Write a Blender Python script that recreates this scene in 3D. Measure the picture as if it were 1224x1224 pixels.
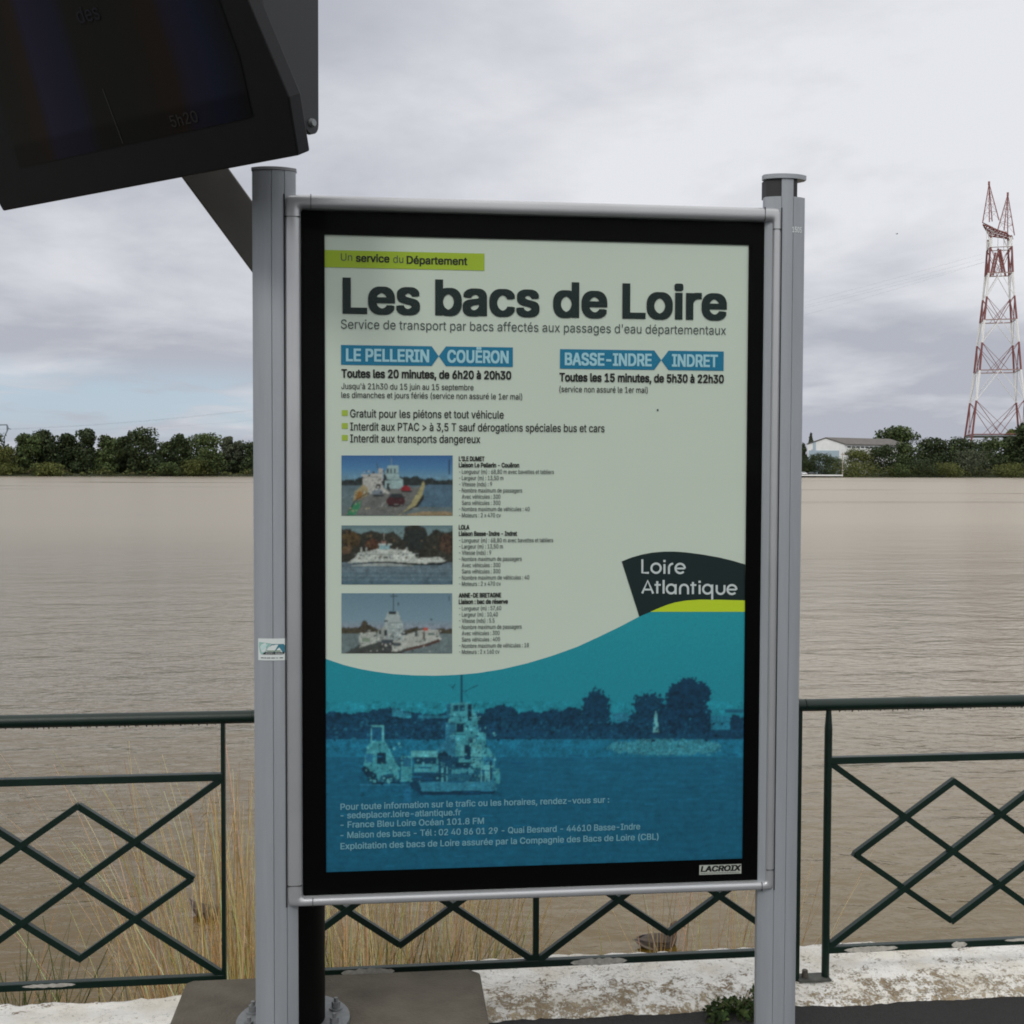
import bpy, bmesh, math, random
import numpy as np
from mathutils import Vector, Matrix
from mathutils.geometry import delaunay_2d_cdt

for o in list(bpy.data.objects):
    bpy.data.objects.remove(o)
SC = bpy.context.scene
COL = SC.collection
R = math.radians

# ------------------------------------------------------------------ camera, sky, sun, exposure
CH = 1.825                                   # eye height above the asphalt
YAW, PITCH, ROLL, FPX, HALF = 0.10611, 0.03535, 0.00333, 1385.3, 612.0
fw = Vector((math.sin(YAW)*math.cos(PITCH), math.cos(YAW)*math.cos(PITCH), -math.sin(PITCH)))
rt0 = Vector((math.cos(YAW), -math.sin(YAW), 0))
up0 = rt0.cross(fw)
rt = rt0*math.cos(ROLL) + up0*math.sin(ROLL)
up = up0*math.cos(ROLL) - rt0*math.sin(ROLL)
EYE = Vector((0, 0, CH))
cd = bpy.data.cameras.new('camera')
cam = bpy.data.objects.new('camera', cd)
COL.objects.link(cam)
m3 = Matrix((rt, up, -fw)).transposed()
cam.matrix_world = Matrix.Translation(EYE) @ m3.to_4x4()
cd.sensor_width = 36; cd.sensor_fit = 'HORIZONTAL'
cd.lens = FPX/(2*HALF)*36
cd.clip_start = 0.05; cd.clip_end = 20000
SC.camera = cam
SC.render.resolution_x = SC.render.resolution_y = 1024

SUN_EL, SUN_ROT = R(42), R(205)
w = bpy.data.worlds.new('World'); SC.world = w; w.use_nodes = True
nt = w.node_tree; N = nt.nodes; Lk = nt.links
N.clear()
def nd(t, **k):
    n = N.new(t)
    for a, b in k.items(): setattr(n, a, b)
    return n
def math_(op, a, b=None, clamp=False):
    n = nd('ShaderNodeMath', operation=op, use_clamp=clamp)
    for i, v in enumerate((a, b)):
        if v is None: continue
        if isinstance(v, (int, float)): n.inputs[i].default_value = v
        else: Lk.new(v, n.inputs[i])
    return n.outputs[0]
def smooth(v, a, b):
    n = nd('ShaderNodeMapRange', interpolation_type='SMOOTHSTEP')
    Lk.new(v, n.inputs[0]); n.inputs[1].default_value = a; n.inputs[2].default_value = b
    return n.outputs[0]
def mixc(f, a, b):
    n = nd('ShaderNodeMix', data_type='RGBA')
    Lk.new(f, n.inputs[0])
    for i, v in ((6, a), (7, b)):
        if isinstance(v, tuple): n.inputs[i].default_value = (*v, 1)
        else: Lk.new(v, n.inputs[i])
    return n.outputs[2]
bg = nd('ShaderNodeBackground'); out = nd('ShaderNodeOutputWorld')
bg.inputs[1].default_value = 0.1
Lk.new(bg.outputs[0], out.inputs[0])
sky = nd('ShaderNodeTexSky', sky_type='NISHITA', sun_disc=False, sun_elevation=SUN_EL, sun_rotation=SUN_ROT,
         air_density=1.0, dust_density=1.0, ozone_density=1.5)
tc = nd('ShaderNodeTexCoord')
sep = nd('ShaderNodeSeparateXYZ'); Lk.new(tc.outputs['Generated'], sep.inputs[0])
dx, dy, dz = sep.outputs
zz = math_('ADD', math_('MAXIMUM', dz, 0.0), 0.10)
cb = nd('ShaderNodeCombineXYZ')
Lk.new(math_('DIVIDE', dx, zz), cb.inputs[0]); Lk.new(math_('DIVIDE', dy, zz), cb.inputs[1])
def noise(scale, detail, rough, loc=(0, 0, 0), stretch=(1, 1, 1), dist=0.0):
    mp = nd('ShaderNodeMapping'); mp.inputs[1].default_value = loc; mp.inputs[3].default_value = stretch
    Lk.new(cb.outputs[0], mp.inputs[0])
    n = nd('ShaderNodeTexNoise'); Lk.new(mp.outputs[0], n.inputs[0])
    n.inputs['Scale'].default_value = scale; n.inputs['Detail'].default_value = detail
    n.inputs['Roughness'].default_value = rough; n.inputs['Distortion'].default_value = dist
    return n.outputs[0]
nA = noise(0.42, 6, 0.52, (3.1, 1.7, 0), (1, .9, 1), .5)
nB = noise(1.5, 7, 0.6, (7.3, 2.2, 0), (1, .75, 1), .3)
dens = math_('ADD', math_('MULTIPLY', nA, 0.68), math_('MULTIPLY', nB, 0.32))
# banks of low cloud are greyer than the bright sheet overhead
low = math_('SUBTRACT', 1.0, smooth(dz, 0.04, 0.25))
side = math_('MULTIPLY', math_('ADD', dx, -0.02), smooth(dz, 0.06, 0.30))
lit = math_('ADD', smooth(dens, 0.34, 0.64), math_('ADD', math_('MULTIPLY', low, -0.44), math_('MULTIPLY', side, 1.0)))
rear = smooth(math_('MULTIPLY', dy, -1.0), -0.25, 0.65)
cloud = mixc(math_('ADD', lit, 0.10, True), (4.5, 4.7, 5.3), (7.8, 7.95, 8.35))
zen = smooth(dz, 0.40, 0.85)
cloud1 = mixc(math_('MULTIPLY', rear, 0.55), cloud, (10.0, 9.9, 9.8))
cloud2 = mixc(math_('MULTIPLY', zen, 0.85), cloud1, (12.5, 12.4, 12.4))
# thin blue gap low over the left bank
azim = math_('DIVIDE', dx, math_('MAXIMUM', dy, 0.01))
gap = math_('MULTIPLY', smooth(math_('MULTIPLY', azim, -1.0), -0.05, 0.16),
            math_('MULTIPLY', smooth(dz, 0.012, 0.05), math_('SUBTRACT', 1.0, smooth(dz, 0.055, 0.10))))
gap = math_('MULTIPLY', gap, smooth(math_('MULTIPLY', dy, 1.0), 0.1, 0.4))
gap = math_('MULTIPLY', gap, math_('SUBTRACT', 1.15, smooth(nB, 0.45, 0.66)), True)
skyblue = mixc(math_('MULTIPLY', gap, 0.0), sky.outputs[0], sky.outputs[0])
tint = nd('ShaderNodeMix', data_type='RGBA'); tint.blend_type = 'MIX'
tint.inputs[0].default_value = 0.72
Lk.new(skyblue, tint.inputs[6]); tint.inputs[7].default_value = (4.7, 5.9, 7.3, 1)
Lk.new(mixc(math_('MULTIPLY', gap, 0.85), cloud2, tint.outputs[2]), bg.inputs[0])

sd = bpy.data.lights.new('sun', 'SUN'); sd.energy = 0.9; sd.angle = R(14); sd.color = (1.0, .96, .9)
so = bpy.data.objects.new('sun', sd); COL.objects.link(so)
sdir = Vector((math.sin(SUN_ROT)*math.cos(SUN_EL), math.cos(SUN_ROT)*math.cos(SUN_EL), math.sin(SUN_EL)))
so.rotation_euler = (-sdir).to_track_quat('-Z', 'Y').to_euler()
so.location = (-6, -12, 20)
SC.view_settings.view_transform = 'Standard'; SC.view_settings.look = 'None'
SC.cycles.filter_width = 1.85
SC.view_settings.exposure = 0.0; SC.view_settings.gamma = 1.0

# ------------------------------------------------------------------ helpers
def ray(px, py):
    return fw + rt*((px-HALF)/FPX) - up*((py-HALF)/FPX)
def at(px, py, Y):                    # the point at distance Y in front (world Y) seen at a photo pixel
    d = ray(px, py); return EYE + d*(Y/d.y)
def atz(px, py, z):                   # the point at height z
    d = ray(px, py); return EYE + d*((z-CH)/d.z)
def lin(c):
    c = c/255.0
    return c/12.92 if c <= .04045 else ((c+.055)/1.055)**2.4
def rgb(r, g, b): return (lin(r), lin(g), lin(b))

class MB:
    def __init__(s): s.v = []; s.f = []; s.c = []
    def add(s, vs, fs, col=None):
        n = len(s.v); s.v += [tuple(v) for v in vs]; s.f += [tuple(i+n for i in f) for f in fs]
        s.c += [col or (1, 1, 1)]*len(vs)
    def box(s, a, b, col=None):
        x0, y0, z0 = a; x1, y1, z1 = b
        s.add([(x0,y0,z0),(x1,y0,z0),(x1,y1,z0),(x0,y1,z0),(x0,y0,z1),(x1,y0,z1),(x1,y1,z1),(x0,y1,z1)],
              [(0,3,2,1),(4,5,6,7),(0,1,5,4),(1,2,6,5),(2,3,7,6),(3,0,4,7)], col)
    def tube(s, p, q, r0, r1=None, n=8, col=None, cap=True, square=False):
        p = Vector(p); q = Vector(q); r1 = r0 if r1 is None else r1
        d = (q-p).normalized()
        a = Vector((0, 1, 0)) if abs(d.y) < .9 else Vector((1, 0, 0))
        e = d.cross(a).normalized(); g = e.cross(d)
        off = math.pi/4 if square else 0
        n = 4 if square else n; k = math.sqrt(2) if square else 1
        vs = []
        for c, r in ((p, r0), (q, r1)):
            for i in range(n):
                t = 2*math.pi*i/n + off
                vs.append(c + e*(math.cos(t)*r*k) + g*(math.sin(t)*r*k))
        fs = [(i, (i+1) % n, n+(i+1) % n, n+i) for i in range(n)]
        if cap: fs += [tuple(range(n-1, -1, -1)), tuple(range(n, 2*n))]
        s.add(vs, fs, col)
    def prism(s, poly, h0, h1, axes='xyz', col=None):
        # poly in the first two named axes, extruded along the third
        ix = ['xyz'.index(a) for a in axes]
        n = len(poly); vs = []
        for h in (h0, h1):
            for a, b in poly:
                v = [0, 0, 0]; v[ix[0]] = a; v[ix[1]] = b; v[ix[2]] = h; vs.append(v)
        fs = [(i, (i+1) % n, n+(i+1) % n, n+i) for i in range(n)] + [tuple(range(n-1, -1, -1)), tuple(range(n, 2*n))]
        s.add(vs, fs, col)
    def build(s, name, mat, parent=None, smooth=False, loc=(0, 0, 0), bevel=0.0, colname=None):
        me = bpy.data.meshes.new(name)
        L = Vector(loc)
        me.from_pydata([tuple(Vector(v)-L) for v in s.v], [], s.f)
        if colname:
            ca = me.color_attributes.new(colname, 'FLOAT_COLOR', 'POINT')
            ca.data.foreach_set('color', np.c_[np.array(s.c, dtype=np.float32), np.ones(len(s.c), np.float32)].ravel())
        bm = bmesh.new(); bm.from_mesh(me)
        bmesh.ops.recalc_face_normals(bm, faces=bm.faces)
        if bevel:
            es = [e for e in bm.edges if len(e.link_faces) == 2 and e.calc_face_angle(0) > .6]
            bmesh.ops.bevel(bm, geom=es, offset=bevel, segments=2, affect='EDGES', profile=.5, clamp_overlap=True)
        bm.to_mesh(me); bm.free()
        if smooth:
            for p in me.polygons: p.use_smooth = True
            me.set_sharp_from_angle(angle=R(40))
        me.materials.append(mat)
        o = bpy.data.objects.new(name, me); COL.objects.link(o)
        if parent: attach(o, parent, L)
        else: o.location = L
        return o
def world_loc(o):
    v = Vector(o.location)
    while o.parent: o = o.parent; v = v + Vector(o.location)
    return v
def attach(o, parent, L=Vector((0, 0, 0))):
    o.parent = parent
    o.location = Vector(L) - world_loc(parent)
def tag(o, label=None, cat=None, group=None, kind=None):
    if label: o['label'] = label
    if cat: o['category'] = cat
    if group: o['group'] = group
    if kind: o['kind'] = kind
    return o
def thing(name, loc, label, cat, group=None):
    o = bpy.data.objects.new(name, None); COL.objects.link(o); o.location = loc
    o.empty_display_size = .1
    return tag(o, label, cat, group)

# materials
def mat(name, base, rough=.5, metal=0.0, var=0.0, vscale=8.0, bump=0.0, bscale=60.0, spec=.5, attr=None, coat=0.0, vcol=None, vstretch=(1, 1, 1)):
    m = bpy.data.materials.new(name); m.use_nodes = True
    t = m.node_tree; b = t.nodes['Principled BSDF']
    b.inputs['Base Color'].default_value = (*base, 1)
    b.inputs['Roughness'].default_value = rough; b.inputs['Metallic'].default_value = metal
    b.inputs['Specular IOR Level'].default_value = spec
    b.inputs['Coat Weight'].default_value = coat
    tcn = t.nodes.new('ShaderNodeTexCoord')
    src = None
    if attr:
        a = t.nodes.new('ShaderNodeVertexColor'); a.layer_name = attr
        mx = t.nodes.new('ShaderNodeMix'); mx.data_type = 'RGBA'; mx.blend_type = 'MULTIPLY'
        mx.inputs[0].default_value = 1; mx.inputs[6].default_value = (*base, 1)
        t.links.new(a.outputs[0], mx.inputs[7]); src = mx.outputs[2]
        t.links.new(src, b.inputs['Base Color'])
    if var:
        n = t.nodes.new('ShaderNodeTexNoise'); n.inputs['Scale'].default_value = vscale; n.inputs['Detail'].default_value = 6
        n.inputs['Roughness'].default_value = .62
        mpn = t.nodes.new('ShaderNodeMapping'); mpn.inputs[3].default_value = vstretch
        t.links.new(tcn.outputs['Object'], mpn.inputs[0]); t.links.new(mpn.outputs[0], n.inputs[0])
        mr = t.nodes.new('ShaderNodeMapRange'); t.links.new(n.outputs[0], mr.inputs[0])
        mr.inputs[1].default_value = .3; mr.inputs[2].default_value = .7
        mx = t.nodes.new('ShaderNodeMix'); mx.data_type = 'RGBA'
        t.links.new(mr.outputs[0], mx.inputs[0])
        v2 = vcol or tuple(c*(1-var) for c in base)
        if src: 
            mx.blend_type = 'MULTIPLY'; t.links.new(src, mx.inputs[6]); mx.inputs[7].default_value = (1-var, 1-var, 1-var, 1)
        else:
            mx.inputs[6].default_value = (*base, 1); mx.inputs[7].default_value = (*v2, 1)
        t.links.new(mx.outputs[2], b.inputs['Base Color'])
    if bump:
        n = t.nodes.new('ShaderNodeTexNoise'); n.inputs['Scale'].default_value = bscale; n.inputs['Detail'].default_value = 5
        t.links.new(tcn.outputs['Object'], n.inputs[0])
        bp = t.nodes.new('ShaderNodeBump'); bp.inputs['Strength'].default_value = bump; bp.inputs['Distance'].default_value = .01
        t.links.new(n.outputs[0], bp.inputs['Height']); t.links.new(bp.outputs[0], b.inputs['Normal'])
    return m
rnd = random.Random(11)
rng = np.random.default_rng(5)
M = {}
M['alu'] = mat('grey_aluminium', (.375, .405, .435), .45, .2, .20, 22, .2, 700, vstretch=(1, 1, .06))
M['alu_cap'] = mat('dark_lid', (.26, .27, .28), .5)
M['alu_shade'] = mat('channel_shade', (.02, .02, .022), .6)  # near-black colour for the shade inside the post's open channels
M['black'] = mat('black_glass_print', (.002, .002, .0021), .5, spec=.05)
M['seam'] = mat('black_seam', (.02, .02, .02), .8)
M['green'] = mat('dark_green_paint', (.0045, .0205, .0135), .36, 0, .35, 14, .15, 300, spec=.4)
M['pole'] = mat('black_pole_paint', (.0018, .002, .0018), .6, 0, .4, 20, .1, 200, spec=.12)
M['arm'] = mat('taupe_arm_paint', (.165, .158, .140), .6, 0, .2, 9)
M['case'] = mat('anthracite_casing', (.0068, .0074, .0088), .5, 0, .2, 12, .08, 500, spec=.25)
M['case_side'] = mat('slate_side_plate', (.0070, .0085, .0108), .5, 0, .15, 10)
M['galv'] = mat('galvanised_steel', (.26, .275, .28), .5, .4, .35, 30)
M['block'] = mat('weathered_concrete', (.125, .11, .082), .9, 0, .5, 7, .5, 120, vcol=(.07, .058, .043))
M['white'] = mat('white_label', (.74, .76, .75), .5)
M['screen'] = mat('dark_screen', (1.35, 1.35, 1.4), .3, attr='ink', spec=.15)
M['ink'] = mat('printed_ink', (1, 1, 1), .55, attr='ink', spec=.3)
M['page'] = mat('poster_paper', (.605, .685, .60), .6, 0, .03, 2.5, spec=.3)
GLYPH_NUMBERS = [
 [32, 187, []],
 [39, 206, [[78,318,70,509,136,509,128,318]]],
 [40, 273, [[89,207,90,235,92,264,96,293,101,324,107,354,114,384,122,413,132,441,142,468,153,494,164,517,177,539,236,539,223,512,212,485,201,457,191,428,182,399,174,370,167,342,161,313,157,285,154,258,152,232,151,207,152,184,154,161,156,138,160,115,165,91,172,67,179,42,188,16,198,-10,209,-38,222,-66,236,-96,177,-96,156,-59,139,-21,124,16,111,55,102,93,95,131,90,169]]],
 [41, 273, [[37,-96,52,-66,64,-37,76,-9,86,18,95,44,102,69,108,93,113,116,117,139,120,162,121,184,122,207,121,232,119,258,116,285,112,313,106,342,99,370,91,399,82,428,73,457,62,485,50,512,37,539,97,539,109,517,121,494,131,468,142,441,151,413,159,384,167,354,173,323,178,293,181,264,183,235,184,207,183,168,178,130,171,92,161,53,149,15,134,-22,117,-59,97,-96]]],
 [44, 188, [[38,-119,68,71,137,71,84,-119]]],
 [45, 453, [[337,244,337,188,114,188,114,244]]],
 [46, 188, [[95,-4,78,-1,63,9,53,24,50,41,53,59,63,73,78,83,95,87,113,83,128,73,138,59,141,41,138,24,128,9,113,-1]]],
 [48, 453, [[227,-7,199,-5,174,1,151,11,130,24,111,41,95,62,80,86,69,113,60,144,53,178,49,214,48,254,49,294,53,330,60,364,69,395,81,422,95,447,112,467,130,484,151,498,174,508,200,514,227,516,254,514,279,508,302,498,323,484,342,467,358,447,372,422,384,395,393,364,400,330,404,294,405,254,404,214,400,178,393,144,384,113,373,86,359,62,342,41,323,24,302,11,279,1,254,-5],[227,50,261,56,290,74,303,87,313,103,323,122,330,144,336,168,340,194,343,223,344,254,343,285,340,314,336,341,330,365,323,387,313,405,303,422,290,435,261,453,227,460,192,453,163,435,151,422,140,405,131,387,123,365,117,341,113,314,110,285,109,254,110,223,113,194,117,168,123,144,131,122,140,103,151,87,163,74,192,56]]],
 [49, 453, [[76,0,76,55,391,55,391,0],[276,509,276,0,212,0,212,448,209,448,86,358,86,427,198,509]]],
 [50, 453, [[64,0,64,47,234,229,282,282,299,305,311,327,318,348,320,371,317,397,308,419,293,436,273,449,250,457,224,460,196,457,172,447,153,433,139,413,130,390,127,362,66,362,67,384,71,405,77,424,86,442,111,473,143,496,162,505,182,511,203,514,225,516,247,514,268,511,288,505,306,497,337,474,361,445,376,411,381,372,378,345,371,318,357,290,336,259,267,180,153,60,153,57,389,57,389,0]]],
 [51, 453, [[218,-7,195,-6,173,-3,152,2,133,10,98,30,70,57,52,91,44,132,109,132,115,107,126,87,144,71,165,59,191,52,219,50,248,53,275,61,297,74,315,93,325,116,329,145,326,172,316,196,299,217,275,234,242,244,201,248,157,248,157,299,288,448,288,452,70,452,70,509,372,509,372,461,211,278,211,289,239,290,264,288,287,284,308,276,327,265,344,253,359,239,371,222,381,205,387,186,392,166,393,145,392,123,387,103,380,84,370,66,358,50,344,36,327,23,309,12,288,4,266,-2,243,-6]]],
 [52, 453, [[40,105,40,158,247,509,311,509,109,166,109,163,413,163,413,105],[282,0,282,121,282,146,282,318,343,318,343,0]]],
 [53, 453, [[221,-7,199,-6,178,-2,159,3,140,11,108,32,83,60,66,93,60,130,122,130,127,108,138,89,154,73,173,60,196,52,221,50,250,53,276,64,298,82,314,104,324,131,328,162,324,193,314,221,297,244,275,262,248,273,218,277,192,275,167,268,145,258,128,246,67,253,96,509,366,509,366,452,151,452,134,301,136,301,155,315,178,325,203,331,229,334,263,330,294,321,321,306,345,285,364,260,379,231,388,199,391,163,390,139,385,117,379,95,369,76,357,57,343,41,327,27,309,15,289,6,268,-1,245,-5]]],
 [54, 453, [[226,-7,203,-5,182,-1,161,5,142,15,125,26,109,40,96,56,84,74,75,94,69,115,65,138,64,162,68,199,80,239,89,261,102,285,118,311,137,340,252,509,322,509,151,261,145,261,154,275,165,288,179,299,196,307,214,312,235,314,257,313,278,309,298,303,316,295,346,271,370,240,378,221,384,201,388,180,389,157,388,134,384,112,377,92,368,73,356,55,343,39,327,26,310,14,291,5,271,-2,249,-6],[226,48,254,52,279,63,299,79,314,101,324,128,327,157,324,187,314,213,299,235,279,251,254,262,226,265,198,262,174,252,153,235,138,214,128,188,125,158,128,128,138,102,153,79,174,63,198,52]]],
 [55, 453, [[97,0,323,448,323,452,62,452,62,509,391,509,391,449,165,0]]],
 [56, 453, [[226,-7,201,-6,178,-2,156,3,136,11,101,33,74,62,57,96,52,135,55,166,65,195,81,220,101,241,125,256,153,265,153,267,119,282,93,308,76,342,70,380,75,417,90,450,114,477,146,498,164,506,184,511,204,514,226,516,248,514,269,511,288,506,306,498,337,477,361,450,377,417,382,380,376,342,359,308,333,282,300,267,300,265,327,256,351,241,372,220,387,195,397,166,401,135,395,96,378,62,352,33,317,11,296,3,275,-2,251,-6],[226,49,258,52,285,60,307,74,323,91,333,113,337,139,333,165,322,189,305,208,283,223,256,232,226,235,196,232,169,223,147,208,130,189,119,165,115,139,119,113,129,91,145,74,167,60,195,52],[226,290,252,292,274,300,293,313,307,330,316,351,319,376,316,399,308,420,294,437,275,449,252,457,226,460,200,457,177,449,159,437,145,420,136,399,133,376,136,351,145,330,159,313,178,300,201,292]]],
 [57, 453, [[226,516,249,514,271,510,291,503,310,494,328,482,343,468,356,452,368,434,377,414,384,393,388,371,389,347,385,309,373,270,363,248,350,224,334,197,315,168,200,0,130,0,301,248,307,248,299,234,287,221,273,210,257,202,238,196,218,195,195,196,175,199,155,206,137,214,106,237,83,269,74,287,68,307,65,329,64,352,65,375,69,397,75,417,85,436,96,454,110,469,125,483,143,494,162,504,182,510,203,514],[226,460,199,457,174,446,154,429,138,407,129,381,125,352,129,322,138,295,154,274,174,257,199,247,226,243,254,247,279,257,299,273,314,295,324,321,327,350,324,381,314,407,299,429,279,446,254,457]]],
 [58, 188, [[95,-4,78,-1,63,9,53,24,50,41,53,59,63,73,78,83,95,87,113,83,128,73,138,59,141,41,138,24,128,9,113,-1],[95,271,78,274,63,284,53,299,50,316,53,334,63,349,78,359,95,362,113,359,128,349,138,334,141,316,138,299,128,284,113,274]]],
 [62, 453, [[387,178,65,15,65,81,310,198,308,194,308,204,310,200,65,316,65,383,387,220]]],
 [65, 479, [[16,0,201,509,276,509,463,0,395,0,287,302,264,372,232,478,245,478,213,371,191,302,85,0],[110,142,110,199,370,199,370,142]]],
 [66, 456, [[60,0,60,509,241,509,266,508,289,504,310,499,329,491,359,469,381,442,394,410,398,374,395,344,387,320,373,301,356,286,336,275,315,267,315,262,339,257,363,245,385,227,402,203,414,173,418,136,413,100,400,67,377,39,344,18,324,10,301,4,275,1,247,0],[125,57,245,57,272,58,296,63,315,70,330,80,349,105,355,137,352,161,342,184,327,203,306,218,279,228,248,231,125,231],[125,285,238,285,265,288,288,296,308,309,323,326,333,348,336,372,330,403,313,429,283,446,240,452,125,452]]],
 [67, 510, [[267,-7,235,-5,205,1,177,11,150,25,126,42,104,63,86,88,70,115,57,146,48,179,42,215,40,254,42,293,48,329,57,362,70,393,86,421,104,445,126,466,150,484,177,498,205,508,235,514,267,516,305,513,340,504,373,490,402,471,427,447,448,418,463,385,473,348,408,348,401,373,389,395,375,413,357,428,337,440,315,449,292,454,267,456,245,454,223,450,203,443,184,432,166,419,150,403,137,385,125,364,116,340,109,314,105,285,103,254,105,223,109,194,116,168,125,145,137,123,151,105,166,89,184,76,203,66,223,59,245,54,267,53,292,55,315,60,337,69,357,81,375,96,389,114,401,136,408,160,473,160,463,124,448,91,428,62,402,38,373,19,341,5,305,-4]]],
 [68, 502, [[219,0,96,0,96,57,215,57,244,58,272,63,296,70,318,81,337,94,354,110,368,128,379,149,388,172,394,198,398,226,399,255,398,285,394,312,388,337,379,361,368,381,354,399,338,415,320,428,299,438,275,446,249,450,221,452,93,452,93,509,225,509,261,507,294,501,325,492,353,478,377,461,399,441,418,418,433,391,446,361,455,329,460,293,462,255,460,217,455,181,446,149,433,119,417,92,398,68,376,48,351,31,322,17,291,8,256,2],[125,509,125,0,60,0,60,509]]],
 [69, 418, [[60,0,60,509,372,509,372,452,125,452,125,286,355,286,355,229,125,229,125,57,375,57,375,0]]],
 [70, 410, [[60,0,60,509,369,509,369,452,125,452,125,278,346,278,346,221,125,221,125,0]]],
 [71, 520, [[269,-7,236,-5,205,1,176,11,149,25,125,43,104,64,85,88,69,116,57,146,47,179,42,215,40,254,42,293,47,329,57,362,69,393,85,421,103,445,125,466,149,484,175,498,203,508,233,514,265,516,304,513,340,504,374,489,403,469,429,445,449,416,465,384,474,349,408,349,399,372,387,393,373,411,356,427,337,439,315,448,291,454,265,456,243,454,222,450,202,443,183,432,166,419,150,404,137,385,125,364,116,340,109,314,105,285,103,254,105,223,109,194,116,168,125,145,137,124,151,105,166,90,184,76,203,66,224,59,246,54,269,53,309,57,345,71,374,93,396,123,404,141,410,160,414,180,415,202,434,199,283,199,283,256,478,256,478,200,476,170,471,141,463,115,451,91,436,69,419,50,399,33,377,19,352,8,326,0,298,-5]]],
 [73, 300, [[31,0,31,57,118,57,118,452,31,452,31,509,269,509,269,452,183,452,183,57,269,57,269,0]]],
 [74, 396, [[185,-7,153,-4,124,3,98,15,75,33,57,55,44,81,36,111,33,145,33,173,98,173,98,145,104,104,122,74,149,56,185,50,220,56,248,74,266,104,272,145,272,509,336,509,336,145,334,111,326,81,313,55,294,33,271,15,246,3,217,-4]]],
 [75, 467, [[104,145,104,216,139,261,174,303,212,344,364,509,448,509,231,276,228,276],[60,0,60,509,125,509,125,334,124,225,125,193,125,0],[372,0,188,259,228,309,449,0]]],
 [76, 393, [[60,0,60,509,125,509,125,57,361,57,361,0]]],
 [77, 628, [[60,0,60,509,152,509,277,187,287,159,299,123,311,84,322,49,307,49,318,83,330,121,342,158,352,187,476,509,568,509,568,0,504,0,504,291,504,327,505,369,506,413,507,457,513,457,498,409,482,363,467,322,456,291,342,0,286,0,170,291,159,321,145,361,129,408,112,457,119,457,120,416,121,372,122,328,122,291,122,0]]],
 [78, 523, [[60,0,60,509,136,509,343,183,363,151,388,107,414,55,405,54,401,108,399,157,399,195,399,509,463,509,463,0,387,0,202,290,177,331,148,381,108,452,119,454,122,384,124,328,125,291,125,0]]],
 [79, 533, [[267,-7,235,-5,205,1,177,11,150,25,126,42,105,63,86,88,70,115,57,146,48,179,42,215,40,254,42,293,48,329,57,362,70,393,86,421,105,445,126,466,150,484,177,498,205,508,235,514,267,516,299,514,329,508,357,498,384,484,408,466,429,445,448,421,464,393,477,362,486,329,491,293,493,254,491,215,486,179,477,146,464,115,448,88,429,63,408,42,384,25,357,11,329,1,299,-5],[267,53,289,54,310,59,330,66,349,76,367,89,383,105,396,123,408,144,418,168,425,194,429,223,430,254,429,286,425,314,418,341,408,365,396,386,383,404,367,420,349,433,330,443,310,450,289,454,267,456,245,454,223,450,203,443,184,433,167,420,151,404,137,385,125,364,116,340,109,314,105,285,103,254,105,223,109,194,116,168,125,144,137,123,151,105,167,89,184,76,203,66,223,59,245,54]]],
 [80, 444, [[60,0,60,509,235,509,263,507,289,503,312,497,332,487,350,476,366,462,379,447,390,430,398,411,404,391,407,370,409,348,407,325,404,304,398,284,390,265,379,248,366,233,350,219,332,207,312,198,289,191,263,187,235,186,109,186,109,242,233,242,269,246,297,256,318,272,333,294,342,319,344,348,342,376,333,402,318,423,297,439,268,449,232,452,125,452,125,0]]],
 [81, 533, [[245,159,313,159,369,85,384,65,468,-48,401,-48,346,27,331,46],[267,-7,235,-5,205,1,177,11,150,25,126,42,105,63,86,88,70,115,57,146,48,179,42,215,40,254,42,293,48,329,57,362,70,393,86,421,105,445,126,466,150,484,177,498,205,508,235,514,267,516,299,514,329,508,357,498,384,484,408,466,429,445,448,421,464,393,477,362,486,329,491,293,493,254,491,215,486,179,477,146,464,115,448,88,429,63,408,42,384,25,357,11,329,1,299,-5],[267,53,289,54,310,59,330,66,349,76,367,89,383,105,396,123,408,144,418,168,425,194,429,223,430,254,429,286,425,314,418,341,408,365,396,386,383,404,367,420,349,433,330,443,310,450,289,454,267,456,245,454,223,450,203,443,184,433,167,420,151,404,137,385,125,364,116,340,109,314,105,285,103,254,105,223,109,194,116,168,125,144,137,123,151,105,167,89,184,76,203,66,223,59,245,54]]],
 [82, 449, [[60,0,60,509,236,509,264,507,290,504,313,497,333,489,367,465,390,433,399,415,405,395,408,374,409,352,408,330,405,309,399,290,390,271,367,240,333,217,312,209,289,203,264,199,236,198,96,198,96,255,234,255,269,258,298,267,319,281,334,300,342,324,345,352,342,380,334,405,319,425,298,440,269,449,233,452,125,452,125,0],[353,0,230,229,303,229,428,0]]],
 [83, 446, [[224,-9,197,-8,172,-4,149,1,128,9,108,19,91,31,76,45,64,60,54,77,46,96,41,115,38,137,104,137,110,110,123,88,142,71,166,59,194,52,224,49,257,52,286,60,311,74,329,92,341,114,346,139,342,161,332,179,316,193,296,205,245,222,184,239,154,249,128,260,105,274,86,289,71,307,60,326,54,348,52,372,58,413,75,448,87,463,102,476,119,488,138,498,158,506,180,511,203,514,227,516,252,514,275,511,296,505,316,498,351,476,377,449,394,415,401,378,337,378,326,412,302,437,286,447,267,453,247,457,225,459,194,456,167,448,145,435,129,418,118,398,115,376,119,352,131,334,148,319,169,308,212,293,264,279,312,264,336,252,359,238,379,220,395,198,405,171,408,139,403,99,386,64,374,48,360,34,343,21,323,11,302,2,278,-4,252,-8]]],
 [84, 448, [[32,452,32,509,417,509,417,452,257,452,257,0,193,0,193,452]]],
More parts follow.
